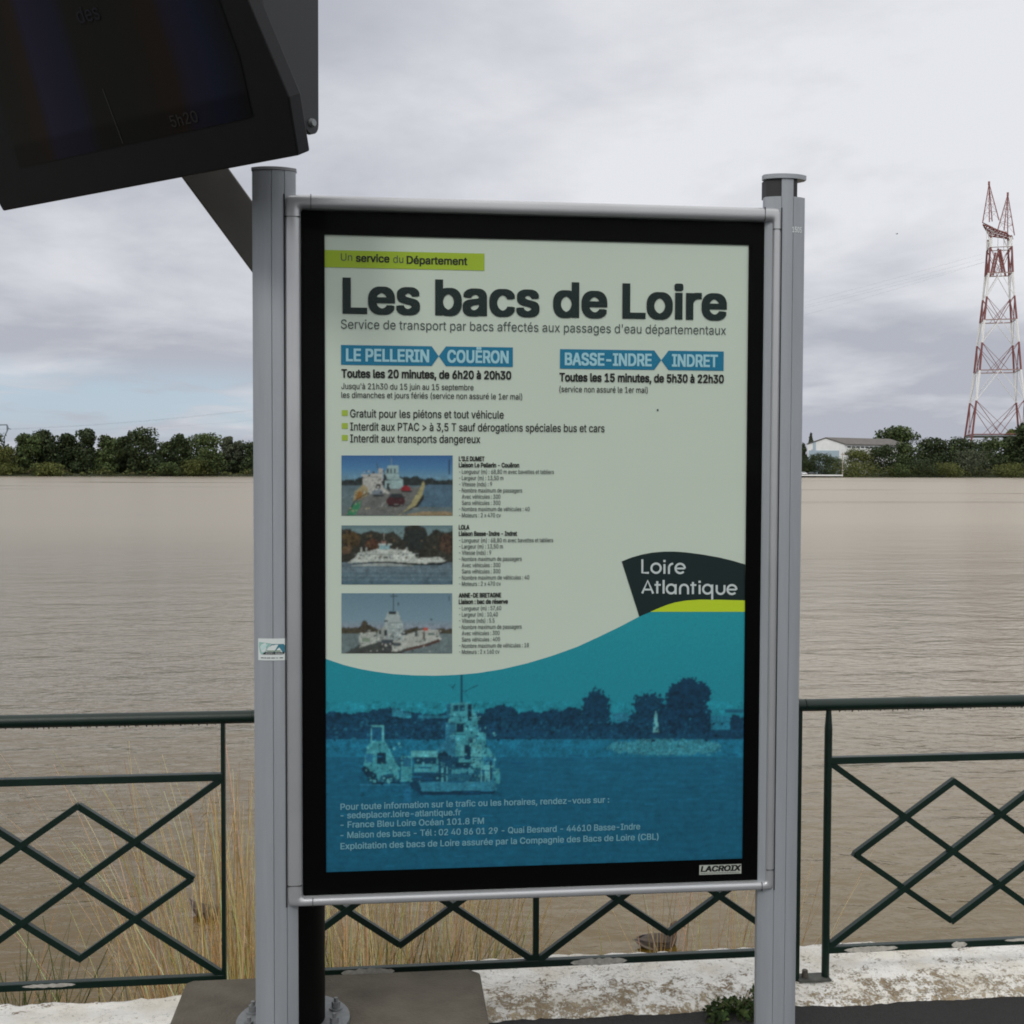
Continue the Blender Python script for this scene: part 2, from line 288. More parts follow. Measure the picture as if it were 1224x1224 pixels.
 [85, 517, [[259,-8,230,-7,203,-2,177,5,154,15,133,28,114,43,98,60,85,80,74,101,66,124,62,148,60,173,60,509,124,509,124,178,128,144,141,113,160,87,187,68,220,56,259,52,298,56,331,68,357,87,377,113,389,144,393,178,393,509,457,509,457,173,456,148,451,124,443,101,433,80,419,60,403,43,384,28,363,15,340,5,315,-2,288,-7]]],
 [86, 479, [[204,0,16,509,84,509,192,206,215,137,248,31,235,31,267,138,290,206,395,509,463,509,278,0]]],
 [87, 686, [[155,0,16,509,82,509,163,196,175,145,187,94,197,40,189,40,200,94,211,145,224,196,306,509,380,509,462,196,474,145,486,94,497,40,488,40,499,94,510,145,523,196,603,509,670,509,530,0,455,0,368,323,351,391,336,475,350,475,335,395,318,323,230,0]]],
 [88, 474, [[18,0,217,284,217,236,29,509,104,509,178,400,204,361,223,329,243,292,232,292,252,329,272,361,298,400,374,509,446,509,259,239,259,287,456,0,382,0,292,129,268,165,250,195,230,231,244,231,225,196,206,166,182,129,91,0]]],
 [89, 472, [[203,0,203,208,16,509,91,509,192,344,222,292,250,230,224,230,251,293,280,344,381,509,455,509,268,208,268,0]]],
 [90, 438, [[42,0,42,46,273,385,306,431,341,476,348,454,285,452,223,452,40,452,40,509,397,509,397,462,169,129,134,81,97,33,90,54,152,57,214,57,399,57,399,0]]],
 [97, 389, [[160,-9,126,-5,94,5,68,22,48,45,35,73,30,108,34,138,43,161,58,179,78,193,100,203,125,211,178,220,234,227,252,230,265,235,273,243,276,255,276,257,273,279,267,297,256,311,240,322,220,329,196,331,171,329,149,322,132,313,118,301,107,288,100,274,41,291,57,322,79,346,104,364,133,375,163,382,194,384,239,379,263,372,286,360,306,343,322,320,333,290,337,251,337,0,277,0,277,52,272,52,252,25,236,12,215,1,190,-6],[170,45,202,49,228,59,248,74,263,93,272,115,276,138,276,190,259,182,231,176,200,171,175,168,134,159,117,150,103,139,95,124,92,105,94,87,102,72,114,61,130,52,149,47]]],
 [98, 424, [[229,-8,198,-5,172,4,153,17,138,31,118,59,112,59,112,0,53,0,53,509,114,509,114,319,118,319,137,346,152,360,171,373,197,381,229,384,252,383,274,378,294,371,313,361,330,347,345,332,359,313,370,293,379,270,385,245,389,218,390,189,389,160,385,133,379,108,370,84,359,64,346,45,330,29,313,16,294,5,274,-2,252,-7],[220,47,253,51,279,66,301,88,316,117,325,151,328,189,325,227,316,261,301,290,280,311,253,325,220,330,188,325,161,312,140,291,125,263,116,229,113,189,116,150,125,115,140,86,162,65,188,51]]],
 [99, 396, [[207,-8,182,-7,159,-2,137,6,117,16,98,30,82,46,68,64,56,85,46,108,40,133,36,159,34,187,36,216,40,243,46,268,56,291,68,312,82,330,98,346,117,360,137,371,159,378,182,383,207,384,234,383,260,377,284,368,305,356,324,341,340,322,353,301,362,277,303,262,290,289,270,311,242,325,207,330,173,325,145,310,124,287,108,258,99,224,96,187,99,151,108,117,124,89,145,66,173,51,207,46,243,52,271,66,292,89,304,117,363,102,354,78,341,56,325,37,306,21,285,9,261,-1,235,-6]]],
 [100, 424, [[195,-8,172,-7,151,-2,130,5,111,16,94,29,79,45,66,64,55,84,46,108,39,133,35,160,34,189,35,218,39,245,46,270,55,293,66,313,79,332,95,347,112,361,131,371,151,378,173,383,196,384,228,381,253,373,272,360,287,346,306,319,311,319,311,509,372,509,372,0,313,0,313,59,307,59,287,31,272,17,252,4,227,-5],[205,47,236,51,263,65,284,86,299,115,309,150,312,189,309,229,300,263,284,291,263,312,237,325,205,330,172,325,145,311,124,290,108,261,99,227,96,189,99,151,109,117,124,88,145,66,172,51]]],
 [101, 404, [[212,-8,185,-7,161,-2,138,6,117,16,98,30,82,46,68,64,56,85,46,108,40,132,35,159,34,187,35,215,39,242,46,267,55,290,67,311,81,329,97,346,115,359,135,370,157,378,180,383,205,384,236,382,266,374,294,361,319,341,341,315,357,282,363,263,368,242,370,219,371,194,371,169,75,169,75,221,338,221,310,202,307,237,298,269,283,294,263,314,237,326,205,330,173,326,146,313,125,294,109,270,99,241,96,211,96,178,100,139,110,106,128,80,151,61,179,50,212,46,234,48,254,53,271,61,285,73,297,88,306,105,365,91,353,63,335,39,311,19,283,4,249,-5]]],
 [102, 253, [[228,379,228,327,6,327,6,379],[81,0,81,432,84,461,96,486,113,505,135,519,161,527,187,530,222,527,243,521,227,468,215,472,195,474,171,470,154,460,145,443,142,419,142,0]]],
 [103, 425, [[207,-151,168,-148,134,-140,105,-127,82,-110,64,-91,51,-69,101,-41,122,-66,136,-78,154,-88,178,-95,207,-97,249,-92,282,-75,304,-47,311,-6,311,68,306,68,287,41,272,28,252,16,227,8,195,5,173,6,152,10,132,17,113,27,95,39,80,53,67,71,55,90,46,112,39,136,35,163,34,191,35,220,39,246,46,271,55,293,66,314,80,332,95,347,112,361,131,371,152,378,173,383,196,384,228,382,253,373,273,360,288,346,308,319,313,319,313,379,372,379,372,-9,371,-32,367,-54,360,-73,350,-90,324,-117,291,-136,271,-142,251,-147,229,-150],[205,59,237,63,264,75,285,95,300,121,309,154,312,193,309,231,300,264,285,291,264,312,237,325,205,330,172,325,145,312,124,290,109,262,99,229,96,193,99,155,109,123,124,96,145,76,172,63]]],
 [104, 410, [[114,227,114,0,53,0,53,509,114,509,114,287,102,287,112,312,124,332,137,349,152,362,187,379,227,384,264,380,295,369,321,349,341,321,348,304,353,285,356,264,357,240,357,0,296,0,296,235,290,275,273,304,246,323,210,329,184,326,161,317,141,303,126,283,117,257]]],
 [105, 166, [[53,0,53,379,114,379,114,0],[84,443,67,446,54,455,44,468,41,483,44,499,54,512,67,521,84,524,100,521,114,512,123,499,126,483,123,468,114,455,100,446]]],
 [106, 166, [[53,379,114,379,114,-30,111,-63,102,-90,86,-113,65,-129,37,-139,4,-143,-10,-143,-10,-87,2,-87,25,-83,40,-72,50,-54,53,-29],[83,443,67,446,53,455,44,468,41,483,44,499,53,512,67,521,83,524,100,521,114,512,123,499,126,483,123,468,114,455,100,446]]],
 [107, 380, [[110,137,110,212,121,212,284,379,360,379,184,199,177,199],[53,0,53,509,114,509,114,0],[294,0,148,186,191,229,372,0]]],
 [108, 189, [[139,-2,101,3,74,20,58,47,53,84,53,509,114,509,114,99,115,77,120,62,130,54,146,52,160,53,170,54,181,3,162,-1]]],
 [109, 610, [[53,0,53,379,112,379,112,295,108,295,118,323,132,346,151,363,172,376,195,384,219,386,257,380,287,361,309,331,321,295,312,295,322,321,337,343,357,361,381,375,407,383,437,386,468,383,497,372,522,354,541,328,553,296,557,255,557,0,496,0,496,254,490,289,473,313,447,326,419,330,395,328,374,320,358,307,345,290,338,270,335,247,335,0,274,0,274,260,269,288,253,311,229,326,199,330,178,328,158,320,140,307,126,289,117,266,114,238,114,0]]],
 [110, 410, [[114,227,114,0,53,0,53,379,112,379,112,287,102,287,112,312,124,332,137,349,152,362,187,379,227,384,264,380,295,369,321,349,341,321,348,304,353,285,356,264,357,240,357,0,296,0,296,235,290,275,273,304,246,323,210,329,184,326,161,317,141,303,126,283,117,257]]],
 [111, 415, [[207,-8,182,-7,159,-2,137,6,117,16,98,30,82,46,68,64,56,85,46,108,40,133,36,159,34,187,36,216,40,243,46,268,56,291,68,312,82,330,98,346,117,360,137,371,159,378,182,383,207,384,233,383,256,378,278,371,299,360,317,346,333,330,347,312,359,291,369,268,376,243,380,216,381,187,380,159,376,133,369,108,359,85,347,64,333,46,317,30,299,16,278,6,256,-2,233,-7],[207,46,242,51,270,66,292,89,307,117,316,151,319,187,316,224,307,258,292,287,270,310,242,325,207,330,173,325,145,310,124,287,108,258,99,224,96,187,99,151,108,117,124,89,145,66,173,51]]],
 [112, 424, [[53,-143,53,379,112,379,112,319,118,319,137,346,152,360,171,373,197,381,229,384,252,383,274,378,294,371,313,361,330,347,345,332,359,313,370,293,379,270,385,245,389,218,390,189,389,160,385,133,379,108,370,84,359,64,346,45,330,29,313,16,294,5,274,-2,252,-7,229,-8,198,-5,173,4,153,17,138,31,118,59,114,59,114,-143],[220,47,253,51,279,66,301,88,316,117,325,151,328,189,325,227,316,261,301,290,280,311,253,325,220,330,188,325,161,312,140,291,125,263,116,229,113,189,116,150,125,115,140,86,162,65,188,51]]],
 [113, 424, [[372,-143,311,-143,311,59,306,59,287,31,272,17,252,4,227,-5,195,-8,172,-7,151,-2,130,5,111,16,94,29,79,45,66,64,55,84,46,108,39,133,35,160,34,189,35,218,39,245,46,270,55,293,66,313,79,332,95,347,112,361,131,371,151,378,173,383,196,384,228,381,253,373,272,360,287,346,307,319,313,319,313,379,372,379],[205,47,236,51,263,65,284,86,299,115,309,150,312,189,309,229,300,263,284,291,263,312,237,325,205,330,172,325,145,311,124,290,108,261,99,227,96,189,99,151,109,117,124,88,145,66,172,51]]],
 [114, 259, [[53,0,53,379,112,379,112,321,115,321,130,347,152,367,181,380,213,385,229,384,243,384,243,322,230,324,207,326,182,323,159,315,140,301,126,284,117,262,114,237,114,0]]],
 [115, 365, [[182,-8,145,-5,112,3,84,18,62,38,45,63,36,94,94,107,105,79,124,60,150,49,181,45,217,50,244,62,262,81,268,103,265,121,254,136,237,147,212,155,149,170,125,177,104,186,87,196,72,208,53,237,47,274,51,305,65,332,87,354,115,370,149,381,187,384,223,381,254,372,279,358,299,339,314,316,324,290,268,277,258,298,243,316,219,328,187,333,156,329,131,317,114,299,109,277,112,258,124,243,144,232,172,223,229,209,254,202,275,194,292,183,306,171,325,142,331,107,326,75,312,47,290,24,260,6,223,-5]]],
 [116, 227, [[204,379,204,327,6,327,6,379],[65,471,126,471,126,98,128,76,136,61,150,53,170,50,185,51,202,54,213,2,192,-3,168,-4,145,-3,125,2,107,10,92,21,72,52,65,93]]],
 [117, 410, [[182,-5,146,-1,115,11,89,31,69,59,62,76,57,95,54,116,53,139,53,379,114,379,114,144,119,105,137,75,164,56,200,50,226,53,249,62,268,77,283,97,293,122,296,153,296,379,357,379,357,0,298,0,298,92,307,92,297,67,286,47,272,30,257,17,222,0]]],
 [118, 389, [[163,0,17,379,84,379,165,155,187,87,206,21,184,21,203,87,224,155,305,379,371,379,226,0]]],
 [119, 567, [[138,0,23,379,87,379,133,214,154,137,175,41,165,41,186,135,206,214,252,379,316,379,362,214,382,136,402,41,391,41,413,135,434,214,480,379,545,379,429,0,368,0,319,172,305,225,291,280,277,338,291,338,277,280,263,225,248,172,199,0]]],
 [120, 378, [[21,0,171,218,171,171,29,379,100,379,147,306,179,253,207,206,175,206,202,253,233,306,282,379,352,379,209,169,209,214,358,0,287,0,231,85,200,136,173,182,205,182,178,136,148,85,91,0]]],
 [121, 389, [[47,-139,61,-86,71,-87,88,-90,104,-89,118,-84,130,-74,141,-58,151,-36,163,-1,17,379,84,379,165,155,187,87,206,21,184,21,202,87,224,155,305,379,371,379,204,-58,191,-85,177,-107,159,-124,139,-136,117,-143,91,-145,65,-143]]],
 [122, 380, [[42,0,42,46,254,320,254,323,48,323,48,379,333,379,333,331,126,60,126,56,339,56,339,0]]],
 [203, 418, [[60,0,60,509,372,509,372,452,125,452,125,286,355,286,355,229,125,229,125,57,375,57,375,0],[290,572,274,575,261,584,252,597,249,612,252,628,261,641,274,650,290,653,305,650,318,641,327,628,330,612,327,597,318,584,305,575],[146,572,131,575,117,584,108,597,105,612,108,628,117,641,131,650,146,653,162,650,175,641,183,628,186,612,183,597,175,584,162,575]]],
 [224, 389, [[160,-9,126,-5,94,5,68,22,48,45,35,73,30,108,34,138,43,161,58,179,78,193,100,203,125,211,178,220,234,227,252,230,265,235,273,243,276,255,276,257,273,279,267,297,256,311,240,322,220,329,196,331,171,329,149,322,132,313,118,301,107,288,100,274,41,291,57,322,79,346,104,364,133,375,163,382,194,384,239,379,263,372,286,360,306,343,322,320,333,290,337,251,337,0,277,0,277,52,272,52,252,25,236,12,215,1,190,-6],[170,45,202,49,228,59,248,74,263,93,272,115,276,138,276,190,259,182,231,176,200,171,175,168,134,159,117,150,103,139,95,124,92,105,94,87,102,72,114,61,130,52,149,47],[165,429,99,529,168,529,215,429]]],
 [233, 404, [[212,-8,185,-7,161,-2,138,6,117,16,98,30,82,46,68,64,56,85,46,108,40,132,35,159,34,187,35,215,39,242,46,267,55,290,67,311,81,329,97,346,115,359,135,370,157,378,180,383,205,384,236,382,266,374,294,361,319,341,341,315,357,282,363,263,368,242,370,219,371,194,371,169,75,169,75,221,338,221,310,202,307,237,298,269,283,294,263,314,237,326,205,330,173,326,146,313,125,294,109,270,99,241,96,211,96,178,100,139,110,106,128,80,151,61,179,50,212,46,234,48,254,53,271,61,285,73,297,88,306,105,365,91,353,63,335,39,311,19,283,4,249,-5],[177,429,225,529,293,529,227,429]]],
 [235, 404, [[212,-8,185,-7,161,-2,138,6,117,16,98,30,82,46,68,64,56,85,46,108,40,132,35,159,34,187,35,215,39,242,46,267,55,290,67,311,81,329,97,346,115,359,135,370,157,378,180,383,205,384,236,382,266,374,294,361,319,341,341,315,357,282,363,263,368,242,370,219,371,194,371,169,75,169,75,221,338,221,310,202,307,237,298,269,283,294,263,314,237,326,205,330,173,326,146,313,125,294,109,270,99,241,96,211,96,178,100,139,110,106,128,80,151,61,179,50,212,46,234,48,254,53,271,61,285,73,297,88,306,105,365,91,353,63,335,39,311,19,283,4,249,-5],[276,443,260,446,247,455,238,468,235,483,238,499,247,512,260,520,276,523,291,520,304,512,313,499,316,483,313,468,304,455,291,446],[132,443,117,446,103,455,94,468,91,483,94,499,103,512,117,520,132,523,148,520,161,512,169,499,172,483,169,468,161,455,148,446]]],
]
# ------------------------------------------------------------------ lettering (outlines of the letters as numbers)
GLY = {chr(g[0]): (g[1], g[2]) for g in GLYPH_NUMBERS}
def area(c): return .5*sum(c[i][0]*c[(i+1) % len(c)][1]-c[(i+1) % len(c)][0]*c[i][1] for i in range(len(c)))
TRI = {}
def wind(p, cs):
    n = 0
    for c in cs:
        k = len(c)
        for i in range(k):
            (x1, y1), (x2, y2) = c[i], c[(i+1) % k]
            if y1 <= p[1] < y2 and (x2-x1)*(p[1]-y1)-(p[0]-x1)*(y2-y1) > 0: n += 1
            elif y2 <= p[1] < y1 and (x2-x1)*(p[1]-y1)-(p[0]-x1)*(y2-y1) < 0: n -= 1
    return n
for ch, (adv, cs) in GLY.items():
    cs = [[(c[i], c[i+1]) for i in range(0, len(c), 2)] for c in cs]
    cs = [c for c in cs if abs(area(c)) > 30]
    if not cs: TRI[ch] = (adv, []); continue
    vs = []; es = []
    for c in cs:
        n0 = len(vs); vs += [Vector(p) for p in c]; es += [(n0+i, n0+(i+1) % len(c)) for i in range(len(c))]
    V2, E2, F2_, _, _, _ = delaunay_2d_cdt(vs, es, [], 0, 0.01)
    keep = [tuple(f) for f in F2_ if wind(((V2[f[0]].x+V2[f[1]].x+V2[f[2]].x)/3, (V2[f[0]].y+V2[f[1]].y+V2[f[2]].y)/3), cs) != 0]
    TRI[ch] = (adv, [([(v.x, v.y) for v in V2], keep)])
CAPH = max(y for g in TRI['I'][1] for x, y in g[0])
def put_text(mb, s, X0, X1, Z, cap, bold, col, Y, slant=0.0):
    """lettering on a vertical plane: from X0 to X1 on the baseline Z, capitals cap high"""
    x = 0; items = []
    for ch in s:
        adv, gs = TRI[ch]
        items.append((x, gs)); x += adv
    xs = [ox+g[0][i][0] for ox, gs in items for g in gs for f in g[1] for i in f]
    lo, hi = min(xs)-bold, max(xs)+bold
    sx = (X1-X0)/(hi-lo); sz = cap/CAPH
    bz = bold*min(1.0, sx/sz*1.0)
    bz = bold*.72
    dirs = [(0, 0)] if bold == 0 else [(bold*i, bz*j) for i, j in ((-1, -1), (0, -1), (1, -1), (1, 0), (1, 1), (0, 1), (-1, 1), (-1, 0))]
    for k, (bx, by) in enumerate(dirs):
        for ox, gs in items:
            for j, (pts, tri) in enumerate(gs):
                mb.add([(X0+(ox+px+bx-lo+slant*py)*sx, Y-k*4e-5-j*1.5e-5, Z+(py+by)*sz) for px, py in pts], tri, col)

# ------------------------------------------------------------------ the information sign
PY = 3.1164                                  # plane of the poster
def q(px, py, Y=PY):
    p = at(px, py, Y); return p.x, p.z
def ppm(X): return FPX/(PY*math.cos(YAW)+X*math.sin(YAW))
KI = 1.62
def ink(r, g, b): return tuple(min(.8, lin(v*.87)*KI) for v in (r, g, b))
NAVY = ink(18, 34, 34); BLK = ink(26, 28, 28); GREY = ink(62, 70, 72); BLUE = ink(20, 108, 142); LIME = ink(148, 172, 42)
PALEB = ink(150, 192, 205); WHT = ink(165, 172, 162)

sign = thing('information_sign', (.40, PY, 0), 'grey aluminium information sign with a ferry timetable poster behind glass', 'sign')
PX0, PZ1 = -0.16744, CH+0.6212               # poster: left and top edge
PX1, PZ0 = PX0+1.14859, PZ1-1.70
BX0, BX1, BZ0, BZ1 = PX0-.062, PX1+.062, PZ0-.062, PZ1+.062

def post_profile(x0, x1, grooves, grow=0.0):
    """shallow oval section: bowed front and back, blunt ends"""
    xc, hw_ = (x0+x1)/2, (x1-x0)/2+grow; yf, ye, yb = 3.0945-grow, 3.1105, 3.1600+grow
    fy = lambda x: yf+(ye-yf)*abs((x-xc)/hw_)**2.4
    xs = sorted(set([xc+hw_*math.sin(math.pi/2*k/9) for k in range(-9, 10)]))
    pts = []
    for x in xs:
        if all(abs(x-g) > .0015 for g in grooves): pts.append((x, fy(x)))
    for g in grooves: pts += [(g-.0009, fy(g-.0009)), (g, fy(g)+.0028), (g+.0009, fy(g+.0009))]
    pts.sort()
    bk = [(x, yb-(yb-ye-.018)*abs((x-xc)/hw_)**2.4) for x in reversed(xs)]
    return pts+bk, fy
# left post
b = MB(); b.prism(post_profile(-.3545, -.2425, (-.3035, -.2695))[0], -.02, CH+.782)
post1 = b.build('post', M['alu'], sign, True)
tag(post1, 'grey post with a flat lid and a small sticker')
b = MB(); b.prism(post_profile(-.3545, -.2425, (), .002)[0], CH+.7825, CH+.790)
b.build('cap', M['alu_cap'], post1)
# right post: the lid stands off on a central web, dark slabs fill the side channels, painting in the shade of the openings
pr2, fy2 = post_profile(1.0250, 1.1380, (1.0670, 1.1005))
b = MB(); b.prism(pr2, -.02, CH+.752)
post2 = b.build('post', M['alu'], sign, True)
tag(post2, 'grey post with an open slotted top and a small number')
def slab(x0, x1, dy, z0, z1, mat_, nm):
    xs = np.linspace(x0, x1, 7); pts = [(float(x), fy2(float(x))+dy) for x in xs]+[(x1, 3.15), (x0, 3.15)]
    b = MB(); b.prism(pts, z0, z1); return b.build(nm, mat_, post2, True)
slab(1.0672, 1.1003, .0008, CH+.7515, CH+.8005, M['alu'], 'web')
slab(1.0285, 1.0669, .0035, CH+.7522, CH+.8005, M['alu_shade'], 'shade_fill')
slab(1.1006, 1.1130, .0035, CH+.7522, CH+.8005, M['alu_shade'], 'shade_fill')
b = MB(); b.prism(post_profile(1.0250, 1.1380, (), .0035)[0], CH+.8008, CH+.8130)
b.build('cap', M['alu'], post2, True)
b = MB()
xa, za = q(946.9, 277.5, 3.095); xb, _ = q(959.4, 277.5, 3.095)
put_text(b, '1505', 0, xb-xa, za, .0150, 6, rgb(240, 243, 243), 0)
b.v = [(xa+v_[0], fy2(xa+v_[0])-.0012+v_[1], v_[2]) for v_ in b.v]
b.build('number', M['ink'], post2, colname='ink')
# sticker
sx0, sz1 = -.3430, CH-.4440; sx1, sz0 = -.2690, CH-.5020
sw, sh = sx1-sx0, sz1-sz0
b = MB()
_, fy1_ = post_profile(-.3545, -.2425, ())
def dense(pts):
    o_ = []
    for i in range(len(pts)):
        (u0, t0), (u1, t1) = pts[i], pts[(i+1) % len(pts)]; m_ = max(1, int(abs(u1-u0)/.12))
        o_ += [(u0+(u1-u0)*j/m_, t0+(t1-t0)*j/m_) for j in range(m_)]
    return o_
def stk(pts, col, k):
    v = [(sx0+sw*u, fy1_(sx0+sw*u)-.0012-k*.0003, sz1-sh*t) for u, t in dense(pts)]; b.add(v, [tuple(range(len(v)))], col)
stk([(0, 0), (1, 0), (1, 1), (0, 1)], rgb(214, 222, 220), 0)
stk([(.03, .16), (.48, .22), (.17, .72), (.11, .74), (.06, .62), (.03, .4)], rgb(150, 190, 182), 1)
stk([(.10, .30), (.36, .26), (.2, .5), (.13, .55)], rgb(190, 220, 218), 2)
stk([(.48, .25), (.9, .25), (.95, .32), (.95, .62), (.92, .70), (.88, .73), (.15, .73), (.25, .62)], rgb(62, 122, 140), 1)
stk([(.15, .725), (.24, .62), (.94, .62), (.92, .70), (.88, .725)], rgb(18, 24, 26), 2)
stk([(.30, .54), (.80, .54), (.80, .60), (.33, .60)], rgb(128, 150, 130), 2)
for u0, u1 in ((.27, .34), (.36, .42), (.44, .50), (.52, .55), (.60, .68), (.70, .77), (.79, .88)):
    stk([(u0, .65), (u1, .65), (u1, .705), (u0, .705)], rgb(150, 158, 156), 3)
for u0, u1 in ((.10, .20), (.22, .29), (.31, .44), (.47, .60), (.63, .66), (.68, .71), (.76, .88)):
    stk([(u0, .865), (u1, .865), (u1, .905), (u0, .905)], rgb(70, 76, 76), 1)
b.build('sticker', M['ink'], post1, colname='ink')

# frame swept round the opening with mitred corners: rounded nose profile (outward, forward)
prof = [(0, .018), (0, -.013), (.05, -.019), (.14, -.0235), (.30, -.0258), (.72, -.0258), (.88, -.0235), (.96, -.019), (1, -.010), (1, .03), (0, .03)]
WL, WR, WT, WB = .0400, .0225, .0375, .0235
b = MB(); vs = []; RI = .007; NA = 10
crn = [(BX0+RI, BZ0+RI, 180, WL, WB), (BX1-RI, BZ0+RI, 270, WB, WR), (BX1-RI, BZ1-RI, 0, WR, WT), (BX0+RI, BZ1-RI, 90, WT, WL)]
for o_, y in prof:
    for cx0, cz0, a0, wa, wb_ in crn:
        for k in range(NA+1):
            a = R(a0+90*k/NA); u = k/NA; wx = wa if a0 in (0, 180) else wb_; wz = wb_ if a0 in (0, 180) else wa
            p_ = 2+5*o_; sq = 1/(abs(math.cos(a))**p_+abs(math.sin(a))**p_)**(1/p_)
            vs.append((cx0+math.cos(a)*sq*(RI+wx*o_), PY+y, cz0+math.sin(a)*sq*(RI+wz*o_)))
m_ = 4*(NA+1); n = len(prof); fs = []
for i in range(n):
    j = (i+1) % n
    for k in range(m_): fs.append((i*m_+k, i*m_+(k+1) % m_, j*m_+(k+1) % m_, j*m_+k))
b.add(vs, fs)
M['frame'] = mat('pale_grey_frame', (.50, .515, .53), .26, .45, .10, 4, .06, 500)
frame = b.build('frame', M['frame'], sign, smooth=True)
fy0, fy1 = PY-.0266, PY+.0
def seam(a, c, nm='corner_seam'):
    b = MB(); b.box(a, c); b.build(nm, M['seam'], sign)
seam((PX0-.035, fy0, BZ1+.001), (PX0-.0335, fy1, BZ1+WT)); seam((BX1-.024, fy0, BZ1+.001), (BX1-.0225, fy1, BZ1+WT))
seam((PX0-.035, fy0, BZ0-WB), (PX0-.0335, fy1, BZ0-.001)); seam((BX1-.012, fy0, BZ0-WB), (BX1-.0105, fy1, BZ0-.001))
seam((BX0-WL, fy0, BZ1-.022), (BX0-.001, fy1, BZ1-.0205)); seam((BX1+.001, fy0, BZ1-.022), (BX1+WR, fy1, BZ1-.0205))
seam((BX0-WL, fy0, BZ0+.034), (BX0-.001, fy1, BZ0+.0355)); seam((BX1+.001, fy0, BZ0+.034), (BX1+WR, fy1, BZ0+.0355))
seam((BX0-WL-.0030, 3.0950, BZ0-WB), (BX0-WL-.0002, 3.105, BZ1+WT), 'hinge_gap'); seam((BX1+WR+.0002, 3.0930, BZ0-WB), (BX1+WR+.0030, 3.105, BZ1+WT), 'hinge_gap')
b = MB(); b.box((BX0-.02, PY+.045, BZ0-.015), (BX1+.015, PY+.085, BZ1+.02)); b.build('back_panel', M['alu'], sign)
# black printed surround
b = MB()
y = PY-.004
o4 = [(BX0, BZ0), (BX1, BZ0), (BX1, BZ1), (BX0, BZ1)]; i4 = [(PX0, PZ0), (PX1, PZ0), (PX1, PZ1), (PX0, PZ1)]
b.add([(x, y, z) for x, z in o4+i4], [(k, (k+1) % 4, 4+(k+1) % 4, 4+k) for k in range(4)])
b.build('border', M['black'], sign)
# glass
gm = bpy.data.materials.new('clear_glass'); gm.use_nodes = True
t = gm.node_tree; t.nodes.clear()
tr = t.nodes.new('ShaderNodeBsdfTransparent'); tr.inputs[0].default_value = (.97, .985, .972, 1)
gl = t.nodes.new('ShaderNodeBsdfGlossy'); gl.inputs['Roughness'].default_value = .02
fr = t.nodes.new('ShaderNodeFresnel'); fr.inputs[0].default_value = 1.33
mx = t.nodes.new('ShaderNodeMixShader'); oo = t.nodes.new('ShaderNodeOutputMaterial')
ml = t.nodes.new('ShaderNodeMath'); ml.operation = 'MULTIPLY'; ml.inputs[1].default_value = .10
t.links.new(fr.outputs[0], ml.inputs[0]); t.links.new(ml.outputs[0], mx.inputs[0])
t.links.new(tr.outputs[0], mx.inputs[1]); t.links.new(gl.outputs[0], mx.inputs[2]); t.links.new(mx.outputs[0], oo.inputs[0])
b = MB(); b.add([(BX0, PY-.008, BZ0), (BX1, PY-.008, BZ0), (BX1, PY-.008, BZ1), (BX0, PY-.008, BZ1)], [(0, 1, 2, 3)])
b.build('glass_pane', gm, sign)
# maker's plate on the border
b = MB()
xa, za = q(835.8, 1045.6, y); xb, zb = q(886, 1032.5, y)
b.add([(xa, y-.001, za), (xb, y-.001, za), (xb, y-.001, zb), (xa, y-.001, zb)], [(0, 1, 2, 3)], ink(168, 172, 165))
hh = zb-za
put_text(b, 'LACROIX', xa+.003, xb-.003, za+hh*.33, hh*.56, 40, (.01, .01, .01), y-.0015, slant=.16)
for k in range(24):
    u = xa+.004+(xb-xa-.008)*k/24
    b.add([(u, y-.0015, za+hh*.10), (u+.0030, y-.0015, za+hh*.10), (u+.0030, y-.0015, za+hh*.2), (u, y-.0015, za+hh*.2)], [(0, 1, 2, 3)], (.12, .12, .12))
b.build('maker_plate', M['ink'], sign, colname='ink')

# poster sheet and everything printed on it
b = MB(); b.add([(PX0-.01, PY, PZ0-.01), (PX1+.01, PY, PZ0-.01), (PX1+.01, PY, PZ1+.01), (PX0-.01, PY, PZ1+.01)], [(0, 1, 2, 3)])
poster = b.build('poster', M['page'], sign)
Y1, Y2 = PY-.0012, PY-.0020
def T(mb, s, xl, xr, bl, br, cap, bold=0, col=BLK, Y=Y2):
    X0, za = q(xl, bl); X1, zb = q(xr, br)
    put_text(mb, s, X0, X1, (za+zb)/2, cap/ppm((X0+X1)/2), bold, col, Y)
def P(mb, pts, col, Y=Y1):
    v = [(q(*p)[0], Y, q(*p)[1]) for p in pts]; mb.add(v, [tuple(range(len(v)))], col)
def rect(mb, xl, tl, bl, xr, tr_, br, col, Y=Y1):
    x0, a0 = q(xl, tl); _, a1 = q(xl, bl); x1, c0 = q(xr, tr_); _, c1 = q(xr, br)
    zt = (a0+c0)/2; zb = (a1+c1)/2
    mb.add([(x0, Y, zb), (x1, Y, zb), (x1, Y, zt), (x0, Y, zt)], [(0, 1, 2, 3)], col)

